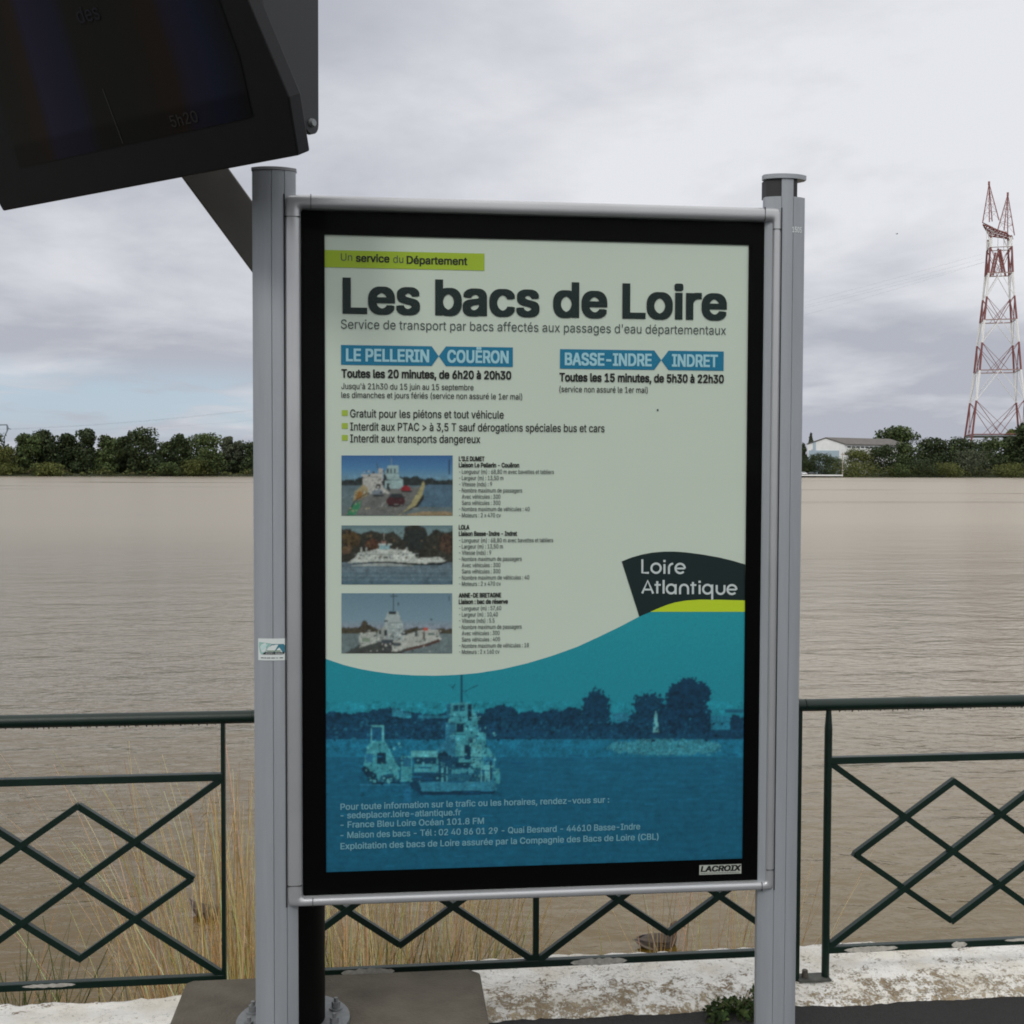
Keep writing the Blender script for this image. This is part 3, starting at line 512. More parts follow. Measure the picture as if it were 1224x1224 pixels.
b = MB(); rect(b, 386.6, 297.6, 320.2, 579, 304.3, 322.8, LIME)
T(b, 'Un', 407.5, 421, 311.5, 312, 8.6, 0, GREY); T(b, 'service', 425.4, 465.6, 312.6, 314, 8.8, 22, BLK)
T(b, 'du', 470, 482, 314, 314.5, 8.6, 0, GREY); T(b, 'Département', 486, 558.6, 315, 317, 8.8, 22, BLK)
b.build('green_banner', M['ink'], poster, colname='ink')
b = MB(); T(b, 'Les bacs de Loire', 409.5, 868.5, 373.4, 381.6, 39.0, 27, NAVY); b.build('title', M['ink'], poster, colname='ink')
b = MB(); T(b, "Service de transport par bacs affectés aux passages d'eau départementaux", 407.5, 867.5, 392.2, 400.8, 10.6, 0, GREY)
b.build('subtitle', M['ink'], poster, colname='ink')
def banner(l1, l2, xl, xt1, xp, xt2, xr, t0, t1_, b0, b1, tx):
    b = MB()
    (x0, z0), (x1, z1) = q(xl, t0), q(xr, t1_); (_, z2), (_, z3) = q(xl, b0), q(xr, b1)
    zt = (z0+z1)/2; zb = (z2+z3)/2; zm = (zt+zb)/2
    a = q(xt1, t0)[0]; p = q(xp, t0)[0]; c = q(xt2, t0)[0]
    b.add([(x0, Y1, zb), (a, Y1, zb), (p, Y1, zm), (a, Y1, zt), (x0, Y1, zt)], [(0, 1, 2, 3, 4)], BLUE)
    b.add([(c, Y1, zb), (x1, Y1, zb), (x1, Y1, zt), (c, Y1, zt), (p, Y1, zm)], [(0, 1, 2, 3, 4)], BLUE)
    hh = zt-zb
    put_text(b, l1, q(tx[0], t0)[0], q(tx[1], t0)[0], zb+hh*.20, hh*.60, 30, PALEB, Y2)
    put_text(b, l2, q(tx[2], t0)[0], q(tx[3], t0)[0], zb+hh*.20, hh*.60, 30, PALEB, Y2)
    return b.build('route_banner', M['ink'], poster, colname='ink')
banner('LE PELLERIN', 'COUËRON', 407.6, 516, 524.4, 533, 613, 411.7, 415.9, 435, 439.7, (413.5, 513, 534.6, 608))
banner('BASSE-INDRE', 'INDRET', 669.3, 782, 790.4, 799, 865, 417.4, 420, 441, 443, (675, 779, 803, 858))
b = MB()
T(b, 'Toutes les 20 minutes, de 6h20 à 20h30', 408, 611, 450.4, 454, 9.4, 30)
T(b, "Jusqu'à 21h30 du 15 juin au 15 septembre", 408, 566, 464.4, 467, 6.9, 4)
T(b, 'les dimanches et jours fériés (service non assuré le 1er mai)', 408, 624, 474.6, 478.4, 6.9, 4)
T(b, 'Toutes les 15 minutes, de 5h30 à 22h30', 668.5, 865, 455.7, 457.6, 9.4, 30)
T(b, '(service non assuré le 1er mai)', 668.5, 774, 468.6, 469.6, 6.9, 4)
b.build('timetable_text', M['ink'], poster, colname='ink')
b = MB()
for yb, xr, s in ((498.8, 602, 'Gratuit pour les piétons et tout véhicule'), (514.2, 722.5, 'Interdit aux PTAC > à 3,5 T sauf dérogations spéciales bus et cars'),
                  (528.4, 574, 'Interdit aux transports dangereux')):
    rect(b, 408.6, yb-8.6, yb-1.8, 415.6, yb-8.5, yb-1.7, ink(150, 172, 60))
    T(b, s, 418.5, xr, yb, yb+(xr-418)*.008, 9.2, 8)
P(b, [(785, 489), (787, 489), (787, 491.4), (785, 491.4)], GREY)
b.build('rules_text', M['ink'], poster, colname='ink')
b = MB()
spec = lambda a: ['Longueur (m) : 68,80 m avec bavettes et tabliers', 'Largeur (m) : 13,50 m', 'Vitesse (nds) : 9', 'Nombre maximum de passagers',
                  'Avec véhicules : 300', 'Sans véhicules : 300', 'Nombre maximum de véhicules : 40', 'Moteurs : 2 x 470 cv']
blocks = [(550.6, "L'ILE DUMET", 579, 'Liaison Le Pellerin - Couëron', 620.5, spec(0), (662, 601.5, 588, 624, 598, 598, 633, 598.5)),
          (632.4, 'LOLA', 561, 'Liaison Basse-Indre - Indret', 618, spec(0), (661, 601, 587, 623.5, 598, 598, 632.5, 598.5)),
          (713.6, 'ANNE-DE BRETAGNE', 599, 'Liaison : bac de réserve', 607, ['Longueur (m) : 57,60', 'Largeur (m) : 10,40', 'Vitesse (nds) : 5.5',
           'Nombre maximum de passagers', 'Avec véhicules : 300', 'Sans véhicules : 400', 'Nombre maximum de véhicules : 18', 'Moteurs : 2 x 160 cv'],
           (599, 595, 591, 623.5, 597, 597.5, 632, 597))]
for yb, t1_, x1_, t2, x2_, ls, xs in blocks:
    T(b, t1_, 548.3, x1_, yb+.2, yb+.5, 5.2, 34); T(b, t2, 548.3, x2_, yb+7.7, yb+8.1, 5.2, 30)
    for k, (s, xe) in enumerate(zip(ls, xs)):
        yy = yb+15.6+k*7.42
        if k not in (4, 5): T(b, '-', 548.6, 550.2, yy, yy, 5, 4, GREY)
        T(b, s, 552, xe, yy, yy+.2, 5.0, 5, GREY)
b.build('ferry_data_text', M['ink'], poster, colname='ink')

# printed pictures: small grids of coloured dots
class Paint:
    def __init__(s, x0, y0, x1, y1, nx, ny):
        s.x = np.linspace(x0, x1, nx); s.y = np.linspace(y0, y1, ny); s.X, s.Y = np.meshgrid(s.x, s.y)
        s.a = np.zeros((ny, nx, 3))
    def grad(s, stops):
        ys = [k[0] for k in stops]
        for i in range(3): s.a[..., i] = np.interp(s.Y, ys, [ink(*k[1])[i] for k in stops])
    def mask(s, pts):
        r = np.zeros(s.X.shape, bool); n = len(pts)
        for i in range(n):
            (x1, y1), (x2, y2) = pts[i], pts[(i+1) % n]
            if y1 == y2: continue
            c = ((y1 > s.Y) != (y2 > s.Y)) & (s.X < (x2-x1)*(s.Y-y1)/(y2-y1)+x1); r ^= c
        return r
    def fill(s, m, col, var=0.0, sc=1):
        v = 1+var*s.noise(sc); s.a[m] = (np.array(ink(*col))*v[..., None])[m]
    def poly(s, pts, col, var=0.0, sc=1): s.fill(s.mask(pts), col, var, sc)
    def rect(s, x0, y0, x1, y1, col, var=0.0): s.fill((s.X >= x0) & (s.X <= x1) & (s.Y >= y0) & (s.Y <= y1), col, var)
    def ell(s, cx, cy, rx, ry, col, var=0.0, sc=1, rag=0.0):
        d = ((s.X-cx)/rx)**2+((s.Y-cy)/ry)**2
        if rag: d = d+rag*s.noise(2)
        s.fill(d < 1, col, var, sc)
    def line(s, x0, y0, x1, y1, wd, col):
        L2 = (x1-x0)**2+(y1-y0)**2; t = np.clip(((s.X-x0)*(x1-x0)+(s.Y-y0)*(y1-y0))/L2, 0, 1)
        s.fill((s.X-x0-t*(x1-x0))**2+(s.Y-y0-t*(y1-y0))**2 < (wd/2)**2, col)
    def noise(s, sc):
        h, w_ = s.X.shape
        g = rng.normal(size=(h//sc+3, w_//sc+3)); yi = np.arange(h)/sc; xi = np.arange(w_)/sc
        y0 = yi.astype(int); x0 = xi.astype(int); fy = (yi-y0)[:, None]; fx = (xi-x0)[None]
        a = g[np.ix_(y0, x0)]; b_ = g[np.ix_(y0, x0+1)]; c = g[np.ix_(y0+1, x0)]; d = g[np.ix_(y0+1, x0+1)]
        return np.clip((a*(1-fx)+b_*fx)*(1-fy)+(c*(1-fx)+d*fx)*fy, -2, 2)
    def skyline(s, pts, base, col, var=.3, rag=1.2):
        top = np.interp(s.X, [p[0] for p in pts], [p[1] for p in pts]) + rag*s.noise(3)*.6 + rag*s.noise(1)*.3
        s.fill((s.Y > top) & (s.Y < base) & (s.X >= pts[0][0]) & (s.X <= pts[-1][0]), col, var, 2)
    def detail(s, x0, y0, x1, y1, n, dark, light, w=1.6, h=1.6):
        for k in range(n):
            x = x0+rnd.random()*(x1-x0); y_ = y0+rnd.random()*(y1-y0); a = w*(.3+rnd.random()); b_ = h*(.3+rnd.random())
            s.rect(x, y_, x+a, y_+b_, dark if rnd.random() < .6 else light)
    def grain(s, m, amt=.25):
        s.a[m] *= np.clip(1+amt*.6*s.noise(5)+amt*.6*s.noise(2)+amt*.4*s.noise(1), .35, 1.7)[m][:, None]
    def soft(s, k=1):
        for _ in range(k):
            p = np.pad(s.a, ((1, 1), (1, 1), (0, 0)), mode='edge')
            s.a = (p[1:-1, 1:-1]*2+p[:-2, 1:-1]+p[2:, 1:-1]+p[1:-1, :-2]+p[1:-1, 2:])/6
    def mesh(s, name, curve=None):
        s.a = np.clip(s.a*(1+.05*s.noise(1)[..., None]), 0.0005, .9)
        ny, nx = s.X.shape
        A = np.array
        XX = np.zeros((ny, nx)); ZZ = np.zeros((ny, nx)); cols = np.zeros((ny, nx, 3))
        for j in range(nx):
            x = s.x[j]; ys = s.y
            if curve is not None:
                ys = np.linspace(curve(x), s.y[-1], ny)
                for i in range(3): cols[:, j, i] = np.interp(ys, s.y, s.a[:, j, i])
            else: cols[:, j] = s.a[:, j]
            dxs = (x-HALF)/FPX
            for i in range(0, ny):
                dyp = (ys[i]-HALF)/FPX
                vx = fw.x+rt.x*dxs-up.x*dyp; vy = fw.y+rt.y*dxs-up.y*dyp; vz = fw.z+rt.z*dxs-up.z*dyp
                XX[i, j] = vx/vy*PY; ZZ[i, j] = CH+vz/vy*PY
        v = np.stack([XX, np.full_like(XX, Y1), ZZ], -1).reshape(-1, 3)
        idx = np.arange(ny*nx).reshape(ny, nx)
        f = np.stack([idx[1:, :-1], idx[1:, 1:], idx[:-1, 1:], idx[:-1, :-1]], -1).reshape(-1, 4)
        me = bpy.data.meshes.new(name); me.from_pydata(v.tolist(), [], f.tolist())
        ca = me.color_attributes.new('ink', 'FLOAT_COLOR', 'POINT')
        ca.data.foreach_set('color', np.c_[cols.reshape(-1, 3), np.ones(ny*nx)].astype(np.float32).ravel())
        me.materials.append(M['ink'])
        o = bpy.data.objects.new(name, me); COL.objects.link(o); attach(o, poster); return o

# car deck of a ferry at a slipway
p = Paint(408.2, 544.4, 541, 616.3, 150, 82)
p.grad([(544, (52, 92, 140)), (560, (70, 118, 158)), (574, (105, 140, 158)), (577, (84, 104, 112)), (616, (92, 104, 106))])
p.skyline([(408, 574), (424, 573), (430, 570), (440, 573), (478, 570), (490, 571), (498, 569), (506, 573), (516, 571), (526, 574), (541, 573)], 580, (38, 46, 46))
p.poly([(508, 580), (541, 579), (541, 606), (500, 606)], (72, 98, 116), .1)
p.poly([(414, 612), (436, 590), (468, 584), (505, 582), (497, 600), (478, 616), (410, 616)], (98, 100, 98), .06)
p.poly([(410, 616), (478, 616), (508, 611), (541, 612), (541, 616.5)], (134, 118, 92), .15)
p.poly([(434, 580), (434, 567), (452, 566), (452, 560), (458, 560), (458, 582), (466, 590), (440, 588)], (158, 158, 154), .08)
p.poly([(460, 584), (460, 565), (464, 556), (476, 556), (477, 570), (482, 574), (482, 584)], (140, 164, 166), .06)
for x in (462.5, 466.5, 471): p.rect(x, 559.5, x+2.2, 565, (44, 60, 70))
p.rect(459, 567, 462, 574, (30, 36, 40)); p.rect(462, 578, 466, 585, (34, 38, 40)); p.rect(450, 579, 455, 584, (40, 40, 40))
p.line(452, 561, 450, 553, 1.2, (60, 70, 72)); p.line(468, 556, 468, 548, 1, (110, 130, 140))
p.poly([(422, 600), (424, 588), (434, 579), (440, 583), (440, 592), (430, 597)], (142, 130, 98), .1)
p.poly([(425, 598), (428, 588), (434, 586), (432, 596)], (132, 92, 42)); p.poly([(414, 616), (420, 604), (432, 598), (430, 607), (424, 616)], (52, 122, 88), .1)
p.line(418, 610, 424, 599, 1.6, (40, 46, 44)); p.line(424, 599, 438, 590, 1.3, (52, 54, 50))
p.poly([(478, 615), (490, 604), (503, 582), (506, 574), (508, 580), (504, 594), (497, 604)], (146, 140, 102), .06)
p.poly([(478, 616), (497, 604), (506, 590), (507, 596), (500, 606), (482, 613)], (34, 36, 38))
p.ell(473, 599, 11.5, 7, (62, 32, 36)); p.poly([(464, 594), (468, 590), (480, 590), (484, 595)], (40, 46, 50)); p.rect(464, 603, 483, 605.5, (24, 24, 26))
p.ell(485, 584.5, 6, 4, (122, 34, 42)); p.rect(480, 587, 492, 588.6, (40, 36, 36)); p.ell(451, 588.5, 7, 4.4, (112, 122, 132)); p.rect(446, 591, 459, 593.4, (40, 44, 46))
p.line(455, 606, 461, 599, .8, (150, 152, 148)); p.rect(536.5, 549, 538, 567, (40, 56, 80))
p.detail(432, 562, 466, 588, 46, (54, 60, 62), (176, 178, 172), 2.2, 2.0); p.detail(440, 588, 500, 612, 22, (76, 80, 80), (122, 124, 120), 5, .8); p.detail(466, 590, 484, 604, 14, (22, 24, 28), (92, 70, 72), 2, 1.2); p.detail(414, 586, 440, 612, 22, (52, 50, 44), (160, 150, 120), 1.6, 1.6); p.detail(408, 606, 541, 616, 30, (96, 88, 72), (160, 148, 122), 2, .8)
p.line(459, 566, 478, 566, .8, (100, 120, 124)); p.line(434, 571, 452, 570, .7, (96, 98, 96)); p.line(462, 574, 478, 574, .7, (90, 110, 114))
p.grain(p.Y > 568, .16); p.soft(2); o = p.mesh('printed_photo'); o['label'] = 'small photo of cars on a ferry deck under a blue sky'
# white ferry side-on
p = Paint(408.2, 628, 541, 698.4, 150, 80)
p.grad([(628, (92, 116, 122)), (640, (108, 130, 132)), (666, (110, 120, 118)), (670, (92, 108, 116)), (698, (74, 98, 112))])
p.skyline([(408, 634), (418, 632), (430, 638), (444, 634), (458, 638), (470, 635), (482, 645), (484, 630), (495, 627), (508, 630), (512, 641), (520, 632), (532, 637), (541, 635)], 672, (44, 44, 38), .35)
p.ell(420, 645, 11, 10, (70, 56, 34), .4, 2, .3); p.ell(446, 652, 9, 8, (72, 48, 34), .4, 2, .3); p.ell(534, 650, 9, 12, (62, 48, 38), .4, 2, .3); p.ell(496, 645, 13, 14, (34, 40, 38), .3, 2, .3)
p.ell(414, 657, 6, 5, (92, 74, 56), .3, 2, .3)
p.poly([(415, 673), (424, 667), (428, 661), (444, 658), (452, 656), (460, 656), (478, 657), (492, 660), (498, 667), (526, 666), (533, 671), (520, 675), (500, 675), (460, 671), (430, 672)], (172, 178, 172), .05)
p.rect(453, 650, 466, 657, (120, 150, 156)); p.rect(452, 650, 468, 651.4, (170, 178, 174)); p.rect(456, 645, 461, 650, (130, 104, 96))
for x in (431, 437, 474, 485): p.line(x, 664, x+1, 655, 1.6, (165, 170, 164))
p.poly([(417, 675), (440, 671.6), (465, 671), (495, 673.2), (537, 671.5), (526, 676), (496, 676), (465, 673), (440, 673.4)], (26, 34, 36))
p.poly([(420, 676), (440, 673.6), (465, 673), (494, 675.4), (494, 676.6), (420, 676.8)], (140, 148, 146))
for x in (448, 452.5, 458.5, 462.5, 466, 476): p.rect(x, 666, x+1.4, 667.8, (50, 58, 62))
for yy in (680, 683, 688, 693): p.fill((np.abs(p.Y-yy-.4*p.noise(4)) < .7), (98, 116, 124))
p.detail(426, 657, 500, 671, 70, (96, 104, 106), (196, 200, 196), 1.8, 1.4); p.detail(496, 666, 532, 674, 20, (110, 112, 106), (190, 192, 184), 3, 1); p.detail(408, 634, 541, 668, 70, (30, 32, 28), (92, 76, 52), 2.4, 2.2)
p.line(424, 663, 500, 662, .7, (120, 128, 128)); p.line(430, 668.6, 498, 668.4, .6, (128, 134, 134)); p.line(459, 645, 459, 638, .7, (140, 140, 134))
p.grain(p.Y > 632, .22); p.soft(2); o = p.mesh('printed_photo'); o['label'] = 'small photo of a white ferry side-on before dark trees'
# reserve ferry
p = Paint(408.2, 709, 540.4, 780.8, 150, 82)
p.grad([(709, (98, 124, 138)), (740, (112, 138, 152)), (750, (128, 138, 150)), (757, (100, 114, 116)), (781, (96, 110, 112))])
p.skyline([(408, 750), (430, 750), (433, 742), (438, 742), (441, 747), (452, 752), (480, 753), (496, 750), (516, 753), (541, 751)], 757, (64, 60, 48), .3)
p.poly([(412, 781), (428, 772), (460, 766), (500, 772), (480, 781)], (60, 64, 62), .1)
p.poly([(459, 766), (460, 740), (464, 731), (476, 731), (480, 742), (484, 757), (482, 770)], (150, 162, 162), .06)
p.poly([(430, 774), (429, 760), (438, 756), (449, 755), (450, 768)], (158, 164, 158), .06); p.poly([(450, 766), (452, 752), (462, 748), (462, 768)], (140, 146, 142), .12)
p.poly([(480, 776), (482, 760), (500, 754), (508, 752), (524, 753), (526, 764), (510, 769)], (160, 164, 158), .08); p.poly([(484, 776), (510, 769), (526, 763), (526, 767), (508, 773), (486, 778)], (74, 50, 44))
p.poly([(468, 779), (470, 766), (478, 764), (484, 770), (480, 777)], (166, 170, 164), .1)
p.line(470.5, 729, 470.5, 709.5, 1.3, (28, 40, 48)); p.line(467, 712.6, 474, 712.6, 1.6, (28, 40, 48)); p.rect(464.4, 731, 473.4, 734, (36, 44, 48)); p.rect(475, 720, 477, 724, (60, 72, 84))
p.rect(459, 741, 464, 743, (44, 52, 54)); p.rect(459.5, 753, 462.5, 760, (34, 40, 42)); p.rect(453, 753, 456, 758, (50, 54, 54)); p.rect(506, 750, 512, 753.6, (176, 78, 62)); p.rect(512, 756, 522, 759.4, (92, 108, 106))
p.rect(456, 764, 470, 769, (58, 66, 72)); p.rect(480, 756, 487, 759, (40, 44, 46)); p.rect(496, 755, 499, 761, (76, 86, 86)); p.rect(505, 755, 508, 764, (84, 84, 78)); p.ell(515.5, 740.5, 1.2, 1, (50, 60, 66)); p.rect(536, 712, 537.6, 718.5, (40, 52, 66))
p.rect(433, 763, 442, 767, (120, 136, 120)); p.rect(470, 768, 478, 772, (70, 80, 84))
p.detail(430, 752, 526, 778, 90, (54, 60, 62), (186, 188, 182), 2, 1.8); p.detail(460, 736, 484, 766, 26, (112, 124, 124), (176, 184, 182), 2.4, 1.6); p.detail(412, 768, 480, 781, 16, (44, 48, 48), (80, 84, 82), 5, 1)
p.line(462, 744, 484, 745, .7, (100, 112, 114)); p.line(461, 751, 484, 752, .7, (100, 112, 114)); p.line(500, 756, 526, 755, .6, (120, 124, 120))
p.grain(p.Y > 745, .18); p.soft(2); o = p.mesh('printed_photo'); o['label'] = 'small photo of a white reserve ferry with a tall mast'

# large blue duotone river picture along the foot of the poster
cx_ = [380, 391, 410, 430, 450, 470, 495, 520, 545, 570, 600, 630, 660, 690, 715, 740, 764, 777, 778, 900]
cy_ = [784.5, 788, 794.5, 799.5, 803, 805.6, 807.2, 807.6, 806.6, 804.6, 799.8, 792.8, 783.8, 773, 761.5, 749.5, 736.9, 731.3, 731.0, 731.0]
curve = lambda x: float(np.interp(x, cx_, cy_))
p = Paint(386.0, 728, 891.0, 1043.5, 420, 300)
p.grad([(728, (28, 138, 152)), (800, (26, 132, 148)), (850, (28, 128, 148)), (884, (24, 112, 142)), (905, (20, 96, 124)), (960, (16, 83, 110)), (1042, (15, 80, 106))])
p.fill((p.Y > 905), (16, 86, 114), .07, 3)
g = p.Y > 905
p.a[g] *= (1+.05*p.noise(9)+.06*np.sin(p.Y*.9+p.noise(12)*2))[g][:, None]*np.interp(p.Y, [905, 960, 1042], [1.12, 1.0, .95])[g][:, None]
T1 = (10, 58, 84)
p.skyline([(386, 853), (396, 850), (410, 853), (424, 853), (440, 850), (452, 847), (470, 846), (486, 850), (502, 852), (520, 855), (536, 852), (548, 856), (575, 852), (584, 846), (598, 842), (612, 845), (620, 852), (634, 849), (646, 855), (660, 847), (672, 850), (682, 858), (700, 862), (730, 866), (752, 862), (775, 866), (800, 872), (860, 874), (889, 872)], 884, T1, .22, 1.8)
p.fill((p.Y > 866) & (p.Y < 888), (12, 62, 90), .2, 2)
for e in ((713, 842, 16, 18), (712, 858, 18, 16), (684, 858, 14, 14), (658, 862, 16, 13), (636, 860, 14, 10)): p.ell(*e, (9, 54, 80), .25, 2, .3)
for e in ((776, 846, 19, 18), (764, 862, 14, 14), (790, 862, 14, 16), (748, 870, 14, 8)): p.ell(*e, (10, 56, 82), .25, 2, .35)
for e in ((824, 836, 24, 24), (812, 832, 16, 14), (838, 828, 13, 11), (806, 856, 16, 20), (836, 862, 18, 15), (822, 820, 12, 9)): p.ell(*e, (8, 50, 76), .25, 2, .35)
p.ell(880, 864, 11, 9, (10, 52, 78), .2, 2, .3)
p.rect(732, 852, 750, 862, (34, 112, 138), .15); p.rect(850, 855, 872, 872, (30, 112, 138), .15); p.rect(866, 848, 889, 852, (20, 84, 110)); p.rect(477, 852, 492, 858, (36, 116, 138), .3); p.rect(468, 848, 482, 856, (38, 116, 138), .25); p.rect(500, 855, 536, 858, (34, 112, 136), .2)
p.fill((p.Y > 884) & (p.Y < 905), (20, 104, 134), .10, 2)
d = ((p.X-795)/70)**2+((p.Y-893)/9.5)**2+.2*p.noise(3); p.fill(d < 1, (48, 124, 142), .3, 1)
p.poly([(780, 875), (783, 850), (784.6, 850), (787.5, 875)], (96, 168, 178)); p.line(771, 838, 771, 876, .9, (46, 108, 130))
# the ferry in it
F1 = (58, 140, 154); F2 = (38, 112, 140); F3 = (80, 160, 170); DK = (8, 46, 68)
p.line(551.6, 807, 551.6, 838, 2.2, (12, 58, 80)); p.line(541, 822, 544, 818, 1.8, (20, 78, 96)); p.line(556, 826, 571, 819, 1.3, (20, 78, 96)); p.line(538, 819, 543, 824, 1, (20, 78, 96))
p.poly([(536, 841), (556, 839), (563, 841), (570, 856), (572, 875), (580, 876), (581, 890), (592, 905), (592, 918), (598, 922), (598, 936), (590, 936), (520, 936), (520, 898), (532, 890), (533, 864), (538, 862)], F1, .08)
p.poly([(532, 864), (545, 863), (545, 905), (520, 905), (526, 890), (532, 886)], F2, .06)
p.rect(542, 842, 555, 849.4, (14, 70, 92)); p.rect(548, 842, 549, 849.4, F1); p.rect(559, 841, 564, 861, DK); p.rect(534, 841, 538, 858, (26, 96, 122)); p.rect(546, 865, 553.6, 875, DK)
p.rect(555, 890, 562, 908, DK); p.rect(551, 890, 554, 914, F3); p.rect(564, 890, 576, 916, F3, .05); p.rect(578, 905, 590, 934, F2, .1); p.rect(586, 908, 588, 932, DK); p.rect(577, 914, 586, 932, F3, .08)
p.rect(560, 882, 570, 886, (40, 100, 124)); p.ell(530, 905, 7, 6.5, DK); p.rect(524, 904, 548, 934, (16, 66, 92), .2)
p.poly([(540, 917), (546, 911), (562, 911), (566, 918), (580, 920), (580, 934), (536, 934), (536, 922)], (24, 84, 108), .25); p.rect(545, 911.5, 561, 917, DK); p.rect(540, 919, 568, 925, (58, 138, 156), .15)
p.rect(492, 897, 523, 905, F3, .05); p.rect(495, 905, 521, 913, (12, 60, 84)); p.rect(495, 913, 521, 923, (62, 142, 158), .1); p.rect(494, 924, 524, 934, (14, 62, 88), .15); p.rect(500, 916, 516, 918, (24, 84, 110))
p.rect(443, 868, 444.4, 887, F3); p.rect(457, 868, 458.6, 887, F3); p.rect(443, 867, 458.6, 868.6, F3); p.rect(444.4, 869, 457, 884, (18, 80, 112))
p.poly([(436, 905), (440, 890), (448, 885), (460, 886), (466, 896), (472, 907), (478, 918), (476, 934), (450, 934), (438, 924), (435, 915)], F1, .1)
p.rect(451, 899.6, 461, 913.6, DK); p.rect(437, 901, 446, 911, (34, 104, 136)); p.poly([(431, 919), (436, 915), (450, 926), (452, 934), (476, 932), (478, 936), (446, 938)], DK)
p.poly([(452, 934), (456, 926), (470, 924), (476, 934)], (22, 76, 100), .3); p.poly([(470, 905), (480, 904), (480, 922)], (22, 84, 112)); p.rect(479, 904, 493, 934, F1, .08); p.rect(482, 906, 491, 916, (30, 98, 128))
p.poly([(500, 935), (592, 934), (594, 945), (504, 947)], (44, 120, 146), .06); p.poly([(490, 934), (501, 935), (505, 947), (502, 949), (490, 941)], (10, 56, 82)); p.poly([(502, 946), (592, 944.5), (591, 949.4), (503, 950.4)], (8, 50, 74))
for x in (524, 546, 568): p.line(x, 936, x+2, 944, .8, (26, 92, 120))
for k in range(26):
    x = 528+rnd.random()*66; yy = 912+rnd.random()*20; p.rect(x, yy, x+1.6, yy+2.2, (18, 72, 98) if k % 2 else (78, 158, 172))
p.rect(528, 917, 530, 934, F3); p.rect(534, 916, 535.4, 934, F3)
p.rect(430, 937.5, 488, 939, (40, 116, 146)); p.poly([(484, 938), (492, 940), (492, 960), (482, 960)], (24, 98, 132), .1)
p.detail(534, 842, 574, 892, 60, (22, 84, 106), (88, 164, 174), 2.2, 2.0); p.detail(556, 862, 596, 934, 90, (14, 66, 90), (84, 162, 172), 2.4, 2.6); p.detail(520, 896, 566, 934, 80, (8, 44, 66), (70, 146, 160), 2.2, 1.8)
p.detail(436, 886, 480, 934, 70, (16, 74, 98), (82, 158, 168), 2.4, 2.4); p.detail(480, 904, 524, 934, 50, (12, 58, 82), (84, 160, 170), 2.2, 1.6); p.detail(434, 926, 478, 937, 40, (6, 38, 58), (50, 124, 140), 2.6, 1.4); p.detail(502, 936, 594, 945, 36, (24, 88, 114), (58, 134, 156), 4, .8)
for x in range(570, 598, 5): p.line(x, 916, x, 934, .6, (92, 166, 176))
p.line(560, 872, 580, 872, .8, (24, 86, 108)); p.line(534, 878, 556, 878, .7, (24, 86, 108)); p.line(562, 858, 572, 858, .7, (86, 160, 172)); p.line(551, 822, 560, 834, .6, (20, 78, 98))
p.detail(388, 858, 530, 884, 110, (8, 48, 72), (26, 92, 118), 3.2, 2.6); p.detail(575, 860, 889, 884, 200, (6, 42, 64), (20, 80, 106), 3.2, 2.8); p.detail(735, 886, 860, 902, 150, (26, 92, 116), (70, 142, 158), 2.4, 1.2); p.detail(400, 900, 880, 1036, 170, (10, 74, 110), (22, 104, 140), 16, .8)
p.grain((p.Y > 838) & (p.Y < 905), .22); p.grain((p.X > 430) & (p.X < 600) & (p.Y > 840) & (p.Y < 952), .20); p.grain(p.Y > 905, .06)
p.soft(1)
p.mesh('river_picture', curve)
b = MB()
for s, xr, bl, br in (('Pour toute information sur le trafic ou les horaires, rendez-vous sur :', 728, 966.6, 960.2), ('- sedeplacer.loire-atlantique.fr', 551, 977.6, 974.6),
                      ('- France Bleu Loire Océan 101.8 FM', 578.5, 988.6, 985), ('- Maison des bacs - Tél : 02 40 86 01 29 - Quai Besnard - 44610 Basse-Indre', 765, 1000, 992.6),
                      ('Exploitation des bacs de Loire assurée par la Compagnie des Bacs de Loire (CBL)', 787, 1013.4, 1004.6)):
    T(b, s, 407, xr, bl, br, 7.4, 17, ink(104, 150, 166))
for k in range(34):
    yy = 909+k*3.0; rect(b, 879.6, yy, yy+2, 880.6, yy, yy+2, (.01, .10, .2), Y2)
b.build('contact_text', M['ink'], poster, colname='ink')

# department badge
b = MB()
P(b, [(743, 671), (755, 666.2), (768, 662.6), (780, 660.4), (793, 659.3), (806, 659.2), (820, 660.2), (840, 662.8), (860, 666.4), (875, 670), (890.6, 674.6), (890.6, 720), (835, 719.5), (815, 720.4), (800, 723), (787, 727.4), (764, 737)], ink(16, 33, 34))
P(b, [(777, 731.2), (787, 727), (797, 723), (807, 720), (820, 717.8), (835.7, 716.7), (860, 716.8), (890.6, 717.6), (890.6, 731.2)], ink(176, 198, 38), Y1-.0004)
WH = ink(186, 194, 196); YB = Y1-.0008; kk = [0]
def stroke(pts, closed=False, wpx=2.5):
    v = [Vector((q(*p_)[0], q(*p_)[1])) for p_ in pts]; h = wpx/2/ppm(.8); n = len(v)
    kk[0] += 1; yb = YB-kk[0]*2e-5; vs = []
    for i in range(n):
        a = v[(i-1) % n] if (closed or i > 0) else v[i]; c = v[(i+1) % n] if (closed or i < n-1) else v[i]
        d = (c-a).normalized(); nn = Vector((-d.y, d.x))*h
        e = Vector((0, 0))
        vs += [(v[i].x+nn.x, yb, v[i].y+nn.y), (v[i].x-nn.x, yb, v[i].y-nn.y)]
    b.add(vs, [(2*i, 2*i+1, 2*((i+1) % n)+1, 2*((i+1) % n)) for i in range(n if closed else n-1)], WH)
